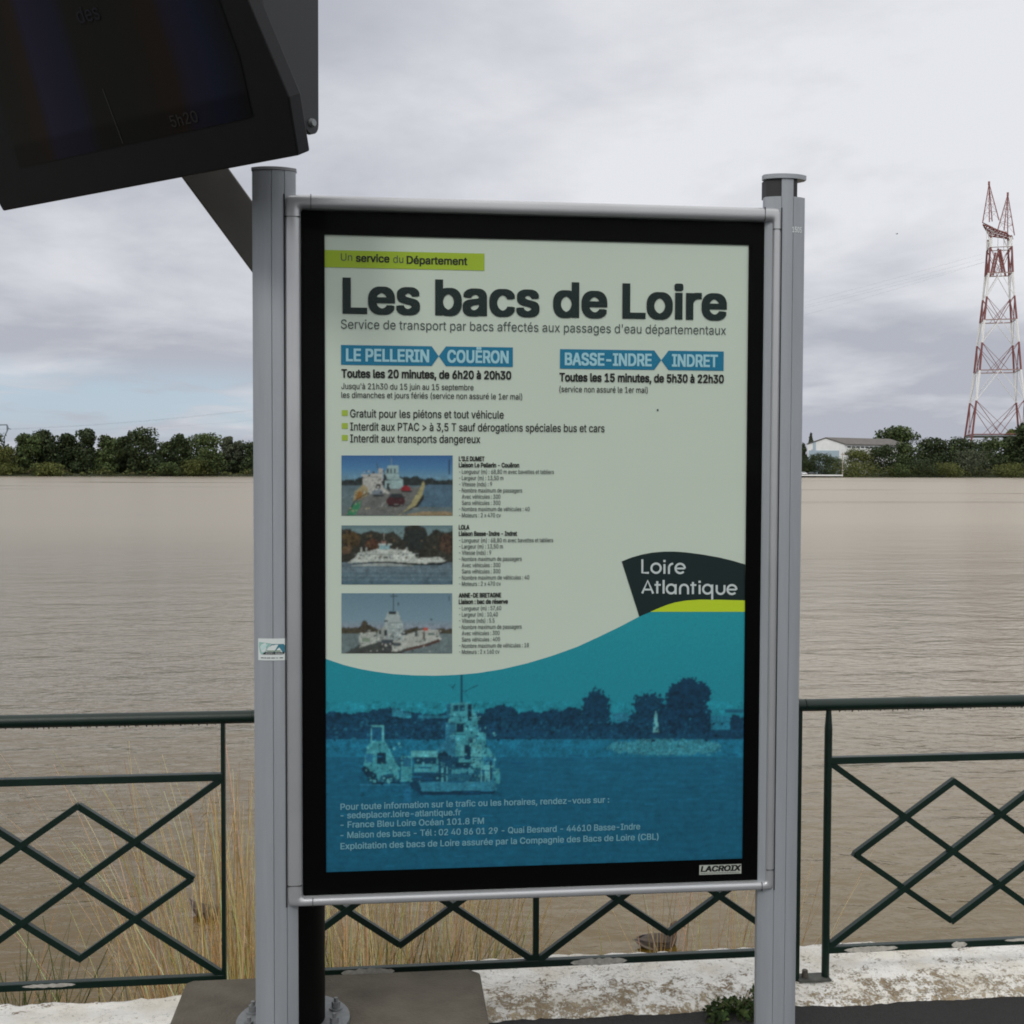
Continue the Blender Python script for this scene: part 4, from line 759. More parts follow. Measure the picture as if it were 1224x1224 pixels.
def arc(cx, cy, r, a0, a1, n=20, ry=None): return [(cx+r*math.cos(R(a0+(a1-a0)*i/n)), cy-(ry or r)*math.sin(R(a0+(a1-a0)*i/n))) for i in range(n+1)]
def g_o(x, y, r): stroke(arc(x, y-r, r, 0, 360)[:-1], True)
def g_e(x, y, r): stroke(arc(x, y-r, r, 0, 318, 24)); stroke([(x-r, y-r), (x+r, y-r)], wpx=2.1)
def g_i(x, y, h, dot=True):
    stroke([(x, y+1), (x, y-h)])
    if dot: stroke([(x, y-h-2.4), (x, y-h-5)], wpx=2.8)
def slope(x): return 1.6*(x-766)/115
yl = 684.5
stroke([(767.6, yl-16), (767.6, yl), (775.5, yl+.1)]); g_o(784, yl+.2, 5.6); g_i(794, yl+.3, 10.6); stroke([(799.4, yl+1.4), (799.4, yl-6)]+arc(804.4, yl-5.8, 5, 180, 90, 8)); g_e(812.8, yl+.5, 5.6)
ya = 708.6
stroke([(767.4, ya+.6), (774, ya-14.6), (780.6, ya+.8)]); stroke([(770.4, ya-4), (778, ya-4)], wpx=2.1)
stroke([(785.4, ya-14), (785.4, ya+.6)]); stroke([(782.2, ya-9.6), (789.6, ya-9.6)], wpx=2.1); stroke([(793, ya-15.4), (793, ya+.8)])
g_o(802, ya+.6, 5.3); stroke([(807.4, ya-10.4), (807.4, ya+1.6)])
stroke([(812.6, ya+1.6), (812.6, ya-5)]+arc(817.4, ya-5, 4.8, 180, 0, 14)+[(822.2, ya+1.6)])
stroke([(828, ya-13), (828, ya+1.4)]); stroke([(825, ya-9.4), (832, ya-9.4)], wpx=2.1); g_i(836, ya+.4, 10)
g_o(845.4, ya+.9, 5.3); stroke([(851, ya-10), (851, ya+8)])
stroke([(856.4, ya-9.4), (856.4, ya-3.4)]+arc(861, ya-3.4, 4.7, 180, 360, 14)+[(865.7, ya-9.4)]); g_e(874.6, ya+1.4, 5.4)
b.build('department_badge', M['ink'], poster, colname='ink')
# ------------------------------------------------------------------ ground, quay wall, bank and river
WZ = CH-4.0                                  # river level
WY0, WY1 = 3.785, 4.19                        # quay coping, front and back edge
def grid_mesh(name, xs, ys, zf, m, kind=None, parent=None, sm=True):
    nx, ny = len(xs), len(ys)
    v = [(x, y, zf(x, y)) for y in ys for x in xs]
    f = [(j*nx+i, j*nx+i+1, (j+1)*nx+i+1, (j+1)*nx+i) for j in range(ny-1) for i in range(nx-1)]
    me = bpy.data.meshes.new(name); me.from_pydata(v, [], f); me.materials.append(m)
    if sm:
        for p_ in me.polygons: p_.use_smooth = True
    o = bpy.data.objects.new(name, me); COL.objects.link(o)
    if kind: o['kind'] = kind
    return o
from mathutils import noise as mn
def fb(x, y, s, o=4, z=0.0): return mn.fractal(Vector((x*s, y*s, z)), 1.0, 2.0, o)
M['asphalt'] = mat('asphalt', (.022, .0212, .020), .85, 0, .45, 60, .9, 260)
grid_mesh('ground', [-400, -60, -12]+[-6+.5*i for i in range(25)]+[12, 60, 400], [-500, -80, -10, 0, 2, 3, 3.4, 3.7, 3.83], lambda x, y: -.002, M['asphalt'], 'structure')

# flaking white paint over rough mortar
wm = bpy.data.materials.new('flaking_whitewash'); wm.use_nodes = True
t = wm.node_tree; pb = t.nodes['Principled BSDF']; pb.inputs['Roughness'].default_value = .9; pb.inputs['Specular IOR Level'].default_value = .2
tcn = t.nodes.new('ShaderNodeTexCoord')
def tn(scale, det, rough=.6, dist=0, stretch=(1, 1, 1)):
    mp = t.nodes.new('ShaderNodeMapping'); mp.inputs[3].default_value = stretch; t.links.new(tcn.outputs['Object'], mp.inputs[0])
    n = t.nodes.new('ShaderNodeTexNoise'); n.inputs['Scale'].default_value = scale; n.inputs['Detail'].default_value = det
    n.inputs['Roughness'].default_value = rough; n.inputs['Distortion'].default_value = dist; t.links.new(mp.outputs[0], n.inputs[0]); return n.outputs[0]
def tmath(op, a, b_):
    n = t.nodes.new('ShaderNodeMath'); n.operation = op
    for i, v in enumerate((a, b_)):
        if isinstance(v, (int, float)): n.inputs[i].default_value = v
        else: t.links.new(v, n.inputs[i])
    return n.outputs[0]
def tramp(v, a, b_):
    n = t.nodes.new('ShaderNodeMapRange'); n.interpolation_type = 'SMOOTHSTEP'; t.links.new(v, n.inputs[0]); n.inputs[1].default_value = a; n.inputs[2].default_value = b_; return n.outputs[0]
def tmix(f, a, b_):
    n = t.nodes.new('ShaderNodeMix'); n.data_type = 'RGBA'; t.links.new(f, n.inputs[0])
    for i, v in ((6, a), (7, b_)):
        if isinstance(v, tuple): n.inputs[i].default_value = (*v, 1)
        else: t.links.new(v, n.inputs[i])
    return n.outputs[2]
sp = t.nodes.new('ShaderNodeSeparateXYZ'); t.links.new(tcn.outputs['Object'], sp.inputs[0])
edge = tramp(sp.outputs[1], WY1-.10, WY0+.0)             # paint worn off along the pavement side
n1 = tn(9, 6, .65, .6); n2 = tn(46, 6, .7, .8); n3 = tn(120, 4); n4 = tn(3.0, 4)
wear = tmath('ADD', tmath('ADD', tmath('MULTIPLY', n1, .36), tmath('MULTIPLY', tmath('ADD', tmath('MULTIPLY', n2, .62), tmath('MULTIPLY', n3, .38)), .64)), tmath('ADD', tmath('MULTIPLY', edge, .085), tmath('MULTIPLY', n4, .10)))
wf = tramp(wear, .605, .665)
stain = tmix(tramp(n1, .35, .65), (.50, .42, .29), (.27, .21, .135))
white = tmix(tramp(tn(5, 5), .35, .7), (.86, .85, .80), (.72, .68, .59))
c1 = tmix(wf, white, stain)
crack = tramp(tmath('ABSOLUTE', tmath('SUBTRACT', tn(4.5, 5, .6, 1.4, (1, 2.2, 1)), .5), 0), .006, .0)
c2 = tmix(tmath('MULTIPLY', crack, .75), c1, (.06, .05, .04))
t.links.new(c2, pb.inputs['Base Color'])
hgt = tmath('ADD', tmath('MULTIPLY', n2, 1.0), tmath('ADD', tmath('MULTIPLY', wf, -.5), tmath('MULTIPLY', n3, .35)))
bp = t.nodes.new('ShaderNodeBump'); bp.inputs['Strength'].default_value = .8; bp.inputs['Distance'].default_value = .012
t.links.new(hgt, bp.inputs['Height']); t.links.new(bp.outputs[0], pb.inputs['Normal'])
M['whitewash'] = wm
def coping(x0, x1, top, seed, label):
    xs = np.linspace(x0, x1, int((x1-x0)/.02)+2); prof = []
    ny = 26
    ys = [WY0-.03+.0*i for i in range(1)]+list(np.linspace(WY0, WY1, ny))
    rows = []
    for j, y_ in enumerate(ys):
        row = []
        for x in xs:
            u = (y_-WY0)/(WY1-WY0)
            z = top*min(1, .25+u/.32) if u >= 0 else -.01
            z += .010*fb(x, y_, 7, 5, seed)*(1 if u > .05 else .6)+.006*fb(x, y_, 22, 3, seed)
            yy = y_+(.02*fb(x, 0, 4, 4, seed) if u < .05 else 0)-(.012*abs(fb(x, 3, 3, 4, seed)) if u > .97 else 0)
            row.append((x, yy, z))
        rows.append(row)
    rows.append([(x, WY1+.01, -.35+top) for x in xs]); rows.append([(x, WY1+.03, -1.0) for x in xs])
    if x1 < 1: pass
    nx = len(xs); v = [p_ for r in rows for p_ in r]
    f = [(j*nx+i, j*nx+i+1, (j+1)*nx+i+1, (j+1)*nx+i) for j in range(len(rows)-1) for i in range(nx-1)]
    # close the ends
    for e in (0, nx-1): f.append(tuple(j*nx+e for j in range(len(rows))))
    me = bpy.data.meshes.new('quay_wall'); me.from_pydata(v, [], f); me.materials.append(wm)
    for p_ in me.polygons: p_.use_smooth = len(p_.vertices) == 4
    o = bpy.data.objects.new('quay_wall', me); COL.objects.link(o)
    tag(o, label, 'wall', 'whitewashed quay wall'); return o
coping(.205, 12, .03, 1.0, 'whitewashed flaking quay wall to the right of the concrete block')
coping(-12, .203, -.062, 2.0, 'lower whitewashed quay wall to the left of the concrete block')

M['bank'] = mat('river_bank_soil', (.11, .085, .05), .95, 0, .5, 3, .6, 20)
def bankz(x, y): 
    u = (y-4.2)/(8.2-4.2)
    return -.55-.1*0-(2.2*u)+.08*fb(x, y, .9, 4) if y < 8.4 else -3.6
grid_mesh('river_bank', np.linspace(-60, 60, 200), [4.2, 4.4, 4.7, 5.1, 5.6, 6.2, 6.8, 7.4, 8.0, 8.4, 9.5], bankz, M['bank'], 'structure')

# the river: silty water with a short wind chop
rm = bpy.data.materials.new('silty_river_water'); rm.use_nodes = True
t = rm.node_tree; t.nodes.clear()
tcn = t.nodes.new('ShaderNodeTexCoord')
cA = tramp(tn(.035, 5, .55, .3, (.35, 1, 1)), .36, .68)
silt = tmix(cA, (.098, .061, .008), (.080, .050, .006))
w1 = tn(1.2, 3, .5, .6, (.55, 1, 1)); w2 = tn(5.5, 4, .55, .4, (.55, 1, 1)); w3 = tn(.22, 3, .5, .4, (.4, 1, 1))
hh = tmath('ADD', tmath('MULTIPLY', w1, .16), tmath('ADD', tmath('MULTIPLY', w2, .055), tmath('MULTIPLY', w3, .30)))
spw = t.nodes.new('ShaderNodeSeparateXYZ'); t.links.new(tcn.outputs['Object'], spw.inputs[0])
def by_distance(y0, y1, v0, v1):
    n = t.nodes.new('ShaderNodeMapRange'); t.links.new(spw.outputs[1], n.inputs[0])
    for i_, v_ in ((1, y0), (2, y1), (3, v0), (4, v1)): n.inputs[i_].default_value = v_
    return n.outputs[0]
gust = tmath('ADD', .75, tmath('MULTIPLY', tn(.03, 4, .5, .6, (.25, 1, 1)), .5))
bp = t.nodes.new('ShaderNodeBump'); bp.inputs['Distance'].default_value = .75
t.links.new(hh, bp.inputs['Height']); t.links.new(tmath('MULTIPLY', by_distance(9, 160, .62, .30), gust), bp.inputs['Strength'])
calm = tramp(tn(.055, 4, .5, .5, (.12, 1, 1)), .60, .66)
bf = t.nodes.new('ShaderNodeBump'); bf.inputs['Distance'].default_value = .75
t.links.new(hh, bf.inputs['Height']); t.links.new(tmath('MULTIPLY', by_distance(9, 160, .36, .22), gust), bf.inputs['Strength'])
frn = t.nodes.new('ShaderNodeFresnel'); frn.inputs[0].default_value = 1.33; t.links.new(bf.outputs[0], frn.inputs['Normal'])
df = t.nodes.new('ShaderNodeBsdfDiffuse'); t.links.new(silt, df.inputs[0])
gl_ = t.nodes.new('ShaderNodeBsdfGlossy'); gl_.distribution = 'MULTI_GGX'; gl_.inputs[0].default_value = (1, .94, .835, 1)
t.links.new(tmath('SUBTRACT', by_distance(9, 90, .10, .26), tmath('MULTIPLY', calm, by_distance(60, 300, .0, .17))), gl_.inputs['Roughness']); t.links.new(bp.outputs[0], gl_.inputs['Normal'])
ms = t.nodes.new('ShaderNodeMixShader'); ou = t.nodes.new('ShaderNodeOutputMaterial')
t.links.new(tmath('MINIMUM', tmath('MULTIPLY', frn.outputs[0], 1.70), .60), ms.inputs[0]); t.links.new(df.outputs[0], ms.inputs[1]); t.links.new(gl_.outputs[0], ms.inputs[2]); t.links.new(ms.outputs[0], ou.inputs[0])
grid_mesh('river', [-6000, -1500, -300, 0, 300, 1500, 6000], [7.2, 60, 300, 800, 1500], lambda x, y: WZ, rm, 'structure')

# far bank: land rising behind the waterline
def bankY(px): return 700+.155*max(min(px, 2200), -1200)
def far_pt(px, dY=0.0, z=None):
    """ground point on the far bank seen at photo column px, dY metres behind the waterline"""
    Y = bankY(px)+dY; p_ = at(px, 560, Y); return Vector((p_.x, p_.y, WZ+.8+min(dY, 60)*.03 if z is None else z))
M['land'] = mat('far_grass_land', (.055, .062, .028), .95, 0, .5, .05)
pxs = list(range(-1400, 2700, 50)); rows = []
for dY, z in ((-3, WZ-.8), (0, WZ+.25), (4, WZ+1.2), (60, WZ+2.6), (600, WZ+4), (5000, WZ+4)):
    rows.append([(far_pt(px).x*(1+dY/bankY(px)), bankY(px)+dY, z) for px in pxs])
nx = len(pxs); v = [p_ for r in rows for p_ in r]
me = bpy.data.meshes.new('far_bank'); me.from_pydata(v, [], [(j*nx+i, j*nx+i+1, (j+1)*nx+i+1, (j+1)*nx+i) for j in range(len(rows)-1) for i in range(nx-1)])
me.materials.append(M['land']); fbk = bpy.data.objects.new('far_bank', me); COL.objects.link(fbk); fbk['kind'] = 'structure'

# ------------------------------------------------------------------ railing
RYAW = .0096
RY = 3.891
RC, RS = math.cos(RYAW), math.sin(RYAW)
ZT, ZM, ZB, ZF = CH-.817, CH-1.014, CH-1.689, .03
M['plate'] = mat('stained_steel_plate', (.10, .105, .09), .8, 0, .6, 30)
M['rusty'] = mat('rusty_bolt', (.10, .085, .07), .8, 0, .5, 60)
M['drop'] = mat('rain_drop', (.10, .12, .11), .05, 0, spec=.6)
def rw(x, z, dy=0.0): return Vector((x*RC-dy*RS, RY+x*RS+dy*RC, z))
def rail_section(x0, x1, label, plate, foot_end=True, e0=.05, e1=.05):
    mid = (x0+x1)/2
    o = thing('railing', rw(x0, ZF), label, 'railing', 'green lattice railings along the quay')
    L = world_loc(o)
    def mk(name, b, m='green', **k): 
        r = b.build(name, M[m], o, loc=L, **k); return r
    b = MB(); b.tube(rw(x0-e0, ZT), rw(x1+e1, ZT), .0215, n=20); mk('top_rail', b, smooth=True)
    b = MB(); b.tube(rw(x0, ZM), rw(x1, ZM), .0125, square=True); mk('middle_rail', b, bevel=.002)
    b = MB(); b.tube(rw(x0, ZB), rw(x1, ZB), .0120, square=True); br = mk('bottom_rail', b, bevel=.002)
    b = MB()
    b.tube(rw(x0, ZT-.012), rw(x0, ZT-.085), .0085, .0138, n=12); b.tube(rw(x0, ZT-.0851), rw(x0, ZF-.005), .0138, n=12)
    pst = mk('post', b, smooth=True)
    if plate:
        b = MB(); b.box(rw(x0-.105, ZF+.004, -.03), rw(x0+.012, ZF+.010, .03)); mk('base_plate', b, 'plate')
        b = MB(); b.tube(rw(x0-.075, ZF+.010), rw(x0-.075, ZF+.036), .013, .010, n=8); b.build('bolt', M['rusty'], o, loc=L)
    b = MB(); b.box(rw(x1-.0068, ZB-.02 if not foot_end else ZF-.005, -.011), rw(x1+.0068, ZT-.012, .011)); mk('end_bar', b)
    b = MB(); b.tube(rw(mid, ZB), rw(mid, ZM), .0100, square=True); mk('middle_bar', b)
    for c in ((x0+mid)/2, (mid+x1)/2):
        hw = (mid-x0)/2-.008; zc = (ZM+ZB)/2; hz = (ZM-ZB)/2-.010; k = 0
        b = MB()
        for s in (1, -1):
            b.tube(rw(c-hw, zc+s*hz, .0012*s), rw(c+hw, zc-s*hz, .0012*s), .0105, square=True)
        mk('cross_brace', b)
        b = MB(); dw, dh = .363, .253; V = [(0, dh), (dw, 0), (0, -dh), (-dw, 0)]
        for i in range(4):
            a, c2_ = V[i], V[(i+1) % 4]; k = .0024*(-1)**i
            ex = Vector((c2_[0]-a[0], c2_[1]-a[1])).normalized()*.008
            b.tube(rw(c+a[0]-ex.x*0, zc+a[1]-ex.y*0, k), rw(c+c2_[0]+ex.x*.6, zc+c2_[1]+ex.y*.6, k), .0102, square=True)
        mk('diamond', b)
    # drops of rain hanging from the rail, splashes of whitewash on the bottom rail
    b = MB()
    x = x0
    while x < x1:
        r_ = rnd.uniform(.0016, .0032); b.tube(rw(x, ZT-.0205, rnd.uniform(-.006, .002)), rw(x, ZT-.0215-r_*1.6), r_, r_*.5, n=6); x += rnd.uniform(.006, .03)
    d_ = mk('rain_drops', b, 'drop', smooth=True); d_['kind'] = 'stuff'
    return o, br
s1, b1 = rail_section(1.538, 3.398, 'green lattice railing with a bolted foot right of the sign', True, e0=.086)
s2, b2 = rail_section(-.428, 1.432, 'green lattice railing passing behind the information sign', False, e0=.022, e1=.017)
s3, b3 = rail_section(-2.405, -.545, 'green lattice railing left of the sign by the tall dry grass', False, e1=.094)
SPL = mat('whitewash_splash', (.60, .58, .52), .9, 0, .45, 60)
def splash(parent, spans):
    for x0, x1, z0, z1 in spans:
        b = MB()
        n = max(6, int((x1-x0)/.012)); vs = []; dd = -.0133
        top = []; bot = []
        for i in range(n+1):
            u = i/n; x = x0+(x1-x0)*u; e = math.sin(math.pi*min(1, max(0, u)))**.4
            zc = (z0+z1)/2
            top.append(zc+(z1-zc)*e*(1+.25*rnd.uniform(-1, 1))); bot.append(zc+(z0-zc)*e*(1+.25*rnd.uniform(-1, 1)))
            vs += [rw(x, top[-1], dd), rw(x, bot[-1], dd)]
        b.add(vs, [(2*i, 2*i+1, 2*i+3, 2*i+2) for i in range(n)])
        b.build('paint_splash', SPL, parent, loc=world_loc(parent))
splash(b3, [(-1.19, -1.02, ZB-.002, ZB+.010)])
splash(b2, [(-.16, .02, ZB-.012, ZB+.012), (.62, .82, ZB-.012, ZB+.011)])
splash(b1, [(1.60, 1.80, ZB-.011, ZB+.010), (2.0, 2.06, ZB-.010, ZB+.012), (2.2, 2.36, ZB+.003, ZB+.013)])

# ------------------------------------------------------------------ concrete block and the screen on its bent pole
BT = CH-1.622
bl = MB(); x0, x1 = at(223, 1181, 3.72).x, at(573, 1173, 3.72).x
bl.prism([(x0+.05, 3.10), (x1-.05, 3.10), (x1, 3.15), (x1, 3.685), (x1-.035, 3.72), (x0+.02, 3.72), (x0, 3.70), (x0, 3.15)], -.05, BT, 'xyz')
blk = bl.build('concrete_block', M['block'], loc=((x0+x1)/2, 3.4, 0), bevel=.008)
tag(blk, 'brown weathered concrete block carrying the black pole by the quay wall', 'concrete block')

PC = at(350.5, 1228, 3.40); PR = .093
disp = thing('display_terminal', (PC.x, 3.40, BT), 'dark tilted display screen on a bent black pole bolted to a concrete block', 'display screen')
L = world_loc(disp)
top_z = CH+.42
b = MB(); b.tube((PC.x, 3.40, BT), (PC.x, 3.40, top_z), PR, n=32); b.build('pole', M['pole'], disp, True, loc=L)
b = MB(); b.tube((PC.x, 3.40, BT), (PC.x, 3.40, BT+.012), .165, n=40); fl = b.build('flange', M['galv'], disp, True, loc=L)
for k in range(8):
    a = R(22.5+45*k); c = Vector((PC.x+.132*math.cos(a), 3.40+.132*math.sin(a), BT+.012))
    b = MB(); b.tube(c, c+Vector((0, 0, .005)), .020, n=16); b.tube(c+Vector((0, 0, .0051)), c+Vector((0, 0, .022)), .013, n=6)
    b.tube(c+Vector((0, 0, .022)), c+Vector((0, 0, .034)), .006, n=8); b.build('bolt', M['galv'], fl, loc=L)
# arm: a flat box-section leaning up and left to the back of the casing
A0 = at(366, 372, 3.40); A1 = at(205, 152, 3.22)
d = (A1-A0).normalized(); nrm = d.cross(Vector((0, 1, 0))).normalized()*.058; tk = Vector((0, .045, 0))
b = MB(); vs = []
for c in (A0-d*.06, A1): vs += [c+nrm-tk, c-nrm-tk, c-nrm+tk, c+nrm+tk]
b.add(vs, [(0, 1, 5, 4), (1, 2, 6, 5), (2, 3, 7, 6), (3, 0, 4, 7), (3, 2, 1, 0), (4, 5, 6, 7)])
b.build('arm', M['arm'], disp, loc=L, bevel=.004)
# casing: local axes a (along the lower edge, to the left), u (up the leaning face), nn (out of the face)
cyaw = R(32)
def camdir(x, f): return (rt0*x + Vector((math.sin(YAW), math.cos(YAW), 0))*f)
av = camdir(-math.cos(cyaw), math.sin(cyaw)).normalized()
nh = camdir(-math.sin(cyaw), -math.cos(cyaw)).normalized()
TILT = R(27)
uv = (Vector((0, 0, 1))*math.cos(TILT) + nh*math.sin(TILT)).normalized()
nv = (nh*math.cos(TILT) - Vector((0, 0, 1))*math.sin(TILT)).normalized()
E0 = EYE + ray(356.5, 186)*(2.62/ray(356.5, 186).dot(fw))
def cs(a, u, n): return E0 + av*a + uv*u + nv*n
def plane_au(px, py, n=0.0):
    dr = ray(px, py); tt = (E0+nv*n-EYE).dot(nv)/dr.dot(nv); p_ = EYE+dr*tt-E0-nv*n; return p_.dot(av), p_.dot(uv)
def casing_box(b, a0, u0, n0, a1, u1, n1, col=None):
    vs = [cs(a, u, n) for n in (n0, n1) for a, u in ((a0, u0), (a1, u0), (a1, u1), (a0, u1))]
    b.add(vs, [(0, 1, 2, 3), (7, 6, 5, 4), (0, 4, 5, 1), (1, 5, 6, 2), (2, 6, 7, 3), (3, 7, 4, 0)], col)
LA = plane_au(5, 256)[0]; HU = .95
aR1, uR1 = plane_au(345, 116); aR2, uR2 = plane_au(296, 0)
kx = (aR2-aR1)/(uR2-uR1)
b = MB()
# bezel plate: right edge leans in as the photo shows
def edgeR(u): return 0 if u <= 0 else max(0.0, aR1+(u-uR1)*kx if u > uR1 else aR1*u/uR1)
out_ = [(0, 0), (LA, 0), (LA+.02, .10), (LA+.03, HU), (edgeR(HU), HU), (aR2, uR2), (aR1, uR1)]
vs = [cs(a, u, n) for n in (0, -.045) for a, u in out_]; n = len(out_)
b.add(vs, [tuple(range(n)), tuple(range(2*n-1, n-1, -1))]+[(i, n+i, n+(i+1) % n, (i+1) % n) for i in range(n)])
bez = b.build('bezel', M['case'], disp, loc=L, bevel=.004)
b = MB()
vs = [cs(a, u, n) for n in (-.0455, -.20) for a, u in ((.30, .05), (LA-.04, .05), (LA-.06, HU-.06), (edgeR(HU)+.20, HU-.06))]
b.add(vs, [(0, 1, 2, 3), (7, 6, 5, 4), (0, 4, 5, 1), (1, 5, 6, 2), (2, 6, 7, 3), (3, 7, 4, 0)])
b.build('housing', M['case'], disp, loc=L)
# screen set into the bezel, faint colour bands of a dark advertising panel
pts_ = [plane_au(x, y_) for x, y_ in ((24, 201), (303, 139))]
sa1, su1 = pts_[0]; sa0, su0 = pts_[1]; su = (su0+su1)/2
rE = [plane_au(*k_)[0] for k_ in ((302, 138), (287, 70), (262, 0))]
rU = [plane_au(*k_)[1] for k_ in ((302, 138), (287, 70), (262, 0))]
lE = [plane_au(*k_)[0] for k_ in ((24, 201), (0, 112))]; lU = [plane_au(*k_)[1] for k_ in ((24, 201), (0, 112))]
NXS, NYS = 90, 50; vs = []; cols = []
def band(x):
    st = [(0, (14, 15, 14)), (.10, (20, 26, 46)), (.2, (30, 28, 44)), (.25, (34, 24, 16)), (.42, (22, 23, 18)), (.60, (22, 22, 18)), (.66, (24, 26, 46)), (.80, (34, 31, 52)), (.84, (36, 27, 20)), (.93, (27, 24, 18)), (1, (22, 24, 18))]
    return tuple(float(np.interp(x, [s_[0] for s_ in st], [(lin(s_[1][i])*.55+lin(22)*.45)*1.25 for s_ in st])) for i in range(3))
for j in range(NYS+1):
    u = su + (HU-.06-su)*j/NYS
    ar = float(np.interp(u, rU, rE)) if u < rU[-1] else rE[-1]+(u-rU[-1])*(rE[-1]-rE[-2])/(rU[-1]-rU[-2])
    al = lE[0]+(u-lU[0])*(lE[1]-lE[0])/(lU[1]-lU[0]); al = min(al, LA-.02+.0)
    for i in range(NXS+1):
        a = ar+(al-ar)*i/NXS; vs.append(cs(a, u, .0015))
        c = band(i/NXS); k = 1.0 if j > 3 else .62
        cols.append(tuple(v_*k for v_ in c))
b = MB(); b.v = [tuple(v_) for v_ in vs]; b.c = cols
b.f = [(j*(NXS+1)+i, j*(NXS+1)+i+1, (j+1)*(NXS+1)+i+1, (j+1)*(NXS+1)+i) for j in range(NYS) for i in range(NXS)]
scr = b.build('screen', M['screen'], disp, loc=L, colname='ink')
def scr_text(s, px0, px1, py0, py1, cap, col, bold=8):
    mb = MB(); put_text(mb, s, 0, 1, 0, .3, bold, col, 0)
    a0, u0 = plane_au(px0, py0); a1, u1 = plane_au(px1, py1)
    mb.v = [tuple(cs(a0+(a1-a0)*x, u0+(u1-u0)*x+z/.3*cap, .003-y_*1.0)) for x, y_, z in mb.v]
    return mb.build('screen_text', M['ink'], scr, loc=L, colname='ink')
scr_text('5h20', 207, 239, 152, 145, .026, tuple(lin(v_)*.8 for v_ in (44, 42, 40)))
scr_text('des', 96, 122, 28, 22, .034, tuple(lin(v_)*1.2 for v_ in (20, 18, 28)))
b = MB()
casing_box(b, LA*.487, su+.004, .002, LA*.489, su+.135, .003)
b.build('screen_scratch', mat('pale_scratch', (.03, .03, .03), .5), scr, loc=L)
# upright bracket plate the casing hinges on
b = MB(); sv = -av                           # outward on the right side
H0 = cs(0, 0, -.045)
def onside(px, py, s_):                      # point on the plate's plane seen at a pixel
    o_ = E0+nv*-.06+sv*s_ ; dr = ray(px, py); tt = (o_-EYE).dot(sv)/dr.dot(sv); return EYE+dr*tt
SOFF = -.012
c1_ = onside(372.5, 147, SOFF); c2_ = onside(380.5, 147, SOFF)
rr = (c2_-c1_).length; hv = (c2_-c1_).normalized(); 
hv = Vector((hv.x, hv.y, 0)).normalized(); zv = Vector((0, 0, 1))
outl = [c1_+hv*rr*math.cos(R(a))+zv*rr*1.05*math.sin(R(a)) for a in range(0, -181, -20)]
outl = [c1_+hv*rr+zv*.75] + outl + [c1_-hv*.055+zv*.03, c1_-hv*.44+zv*.75]
outl = outl
n = len(outl)
b.add([p_ for p_ in outl]+[p_-sv*.012 for p_ in outl], [tuple(range(n)), tuple(range(2*n-1, n-1, -1))]+[(i, n+i, n+(i+1) % n, (i+1) % n) for i in range(n)])
pl = b.build('bracket_plate', M['case_side'], disp, loc=L)
b = MB(); b.tube(c1_, c1_+sv*.008, .0105, .008, n=16); b.build('pivot_bolt', M['galv'], pl, True, loc=L)
# ------------------------------------------------------------------ grasses on the bank, weed, ducks
def ribbon_stuff(name, blades, m):
    """each blade: list of points, width -> two crossed thin strips"""
    v = []; f = []; c = []
    for pts_, wd, col in blades:
        for ang in (0, 1.35):
            n0 = len(v); ax = Vector((math.cos(ang), math.sin(ang), 0))
            k = len(pts_)
            for i, p_ in enumerate(pts_):
                h = wd*(1-.75*i/(k-1))/2
                v += [tuple(p_-ax*h), tuple(p_+ax*h)]; c += [col, col]
            f += [(n0+2*i, n0+2*i+1, n0+2*i+3, n0+2*i+2) for i in range(k-1)]
    me = bpy.data.meshes.new(name); me.from_pydata(v, [], f)
    ca = me.color_attributes.new('tint', 'FLOAT_COLOR', 'POINT')
    ca.data.foreach_set('color', np.c_[np.array(c), np.ones(len(c))].astype(np.float32).ravel())
    me.materials.append(m); o = bpy.data.objects.new(name, me); COL.objects.link(o); o['kind'] = 'stuff'
    return o
M['straw'] = mat('dry_straw', (1, 1, 1), .7, attr='tint', spec=.2)
def bend(base, h, lean, droop, n=7):
    pts_ = []; 
    for i in range(n):
        u = i/(n-1); pts_.append(base+Vector((lean.x*u**1.6, lean.y*u**1.6, h*u-droop*u**3)))
    return pts_
STRAW = [(.70, .54, .25), (.80, .65, .35), (.56, .41, .17), (.40, .27, .10), (.85, .74, .48)]
GREENS = [(.075, .11, .025), (.10, .14, .035), (.055, .08, .02), (.14, .15, .045)]
blades = []; gblades = []
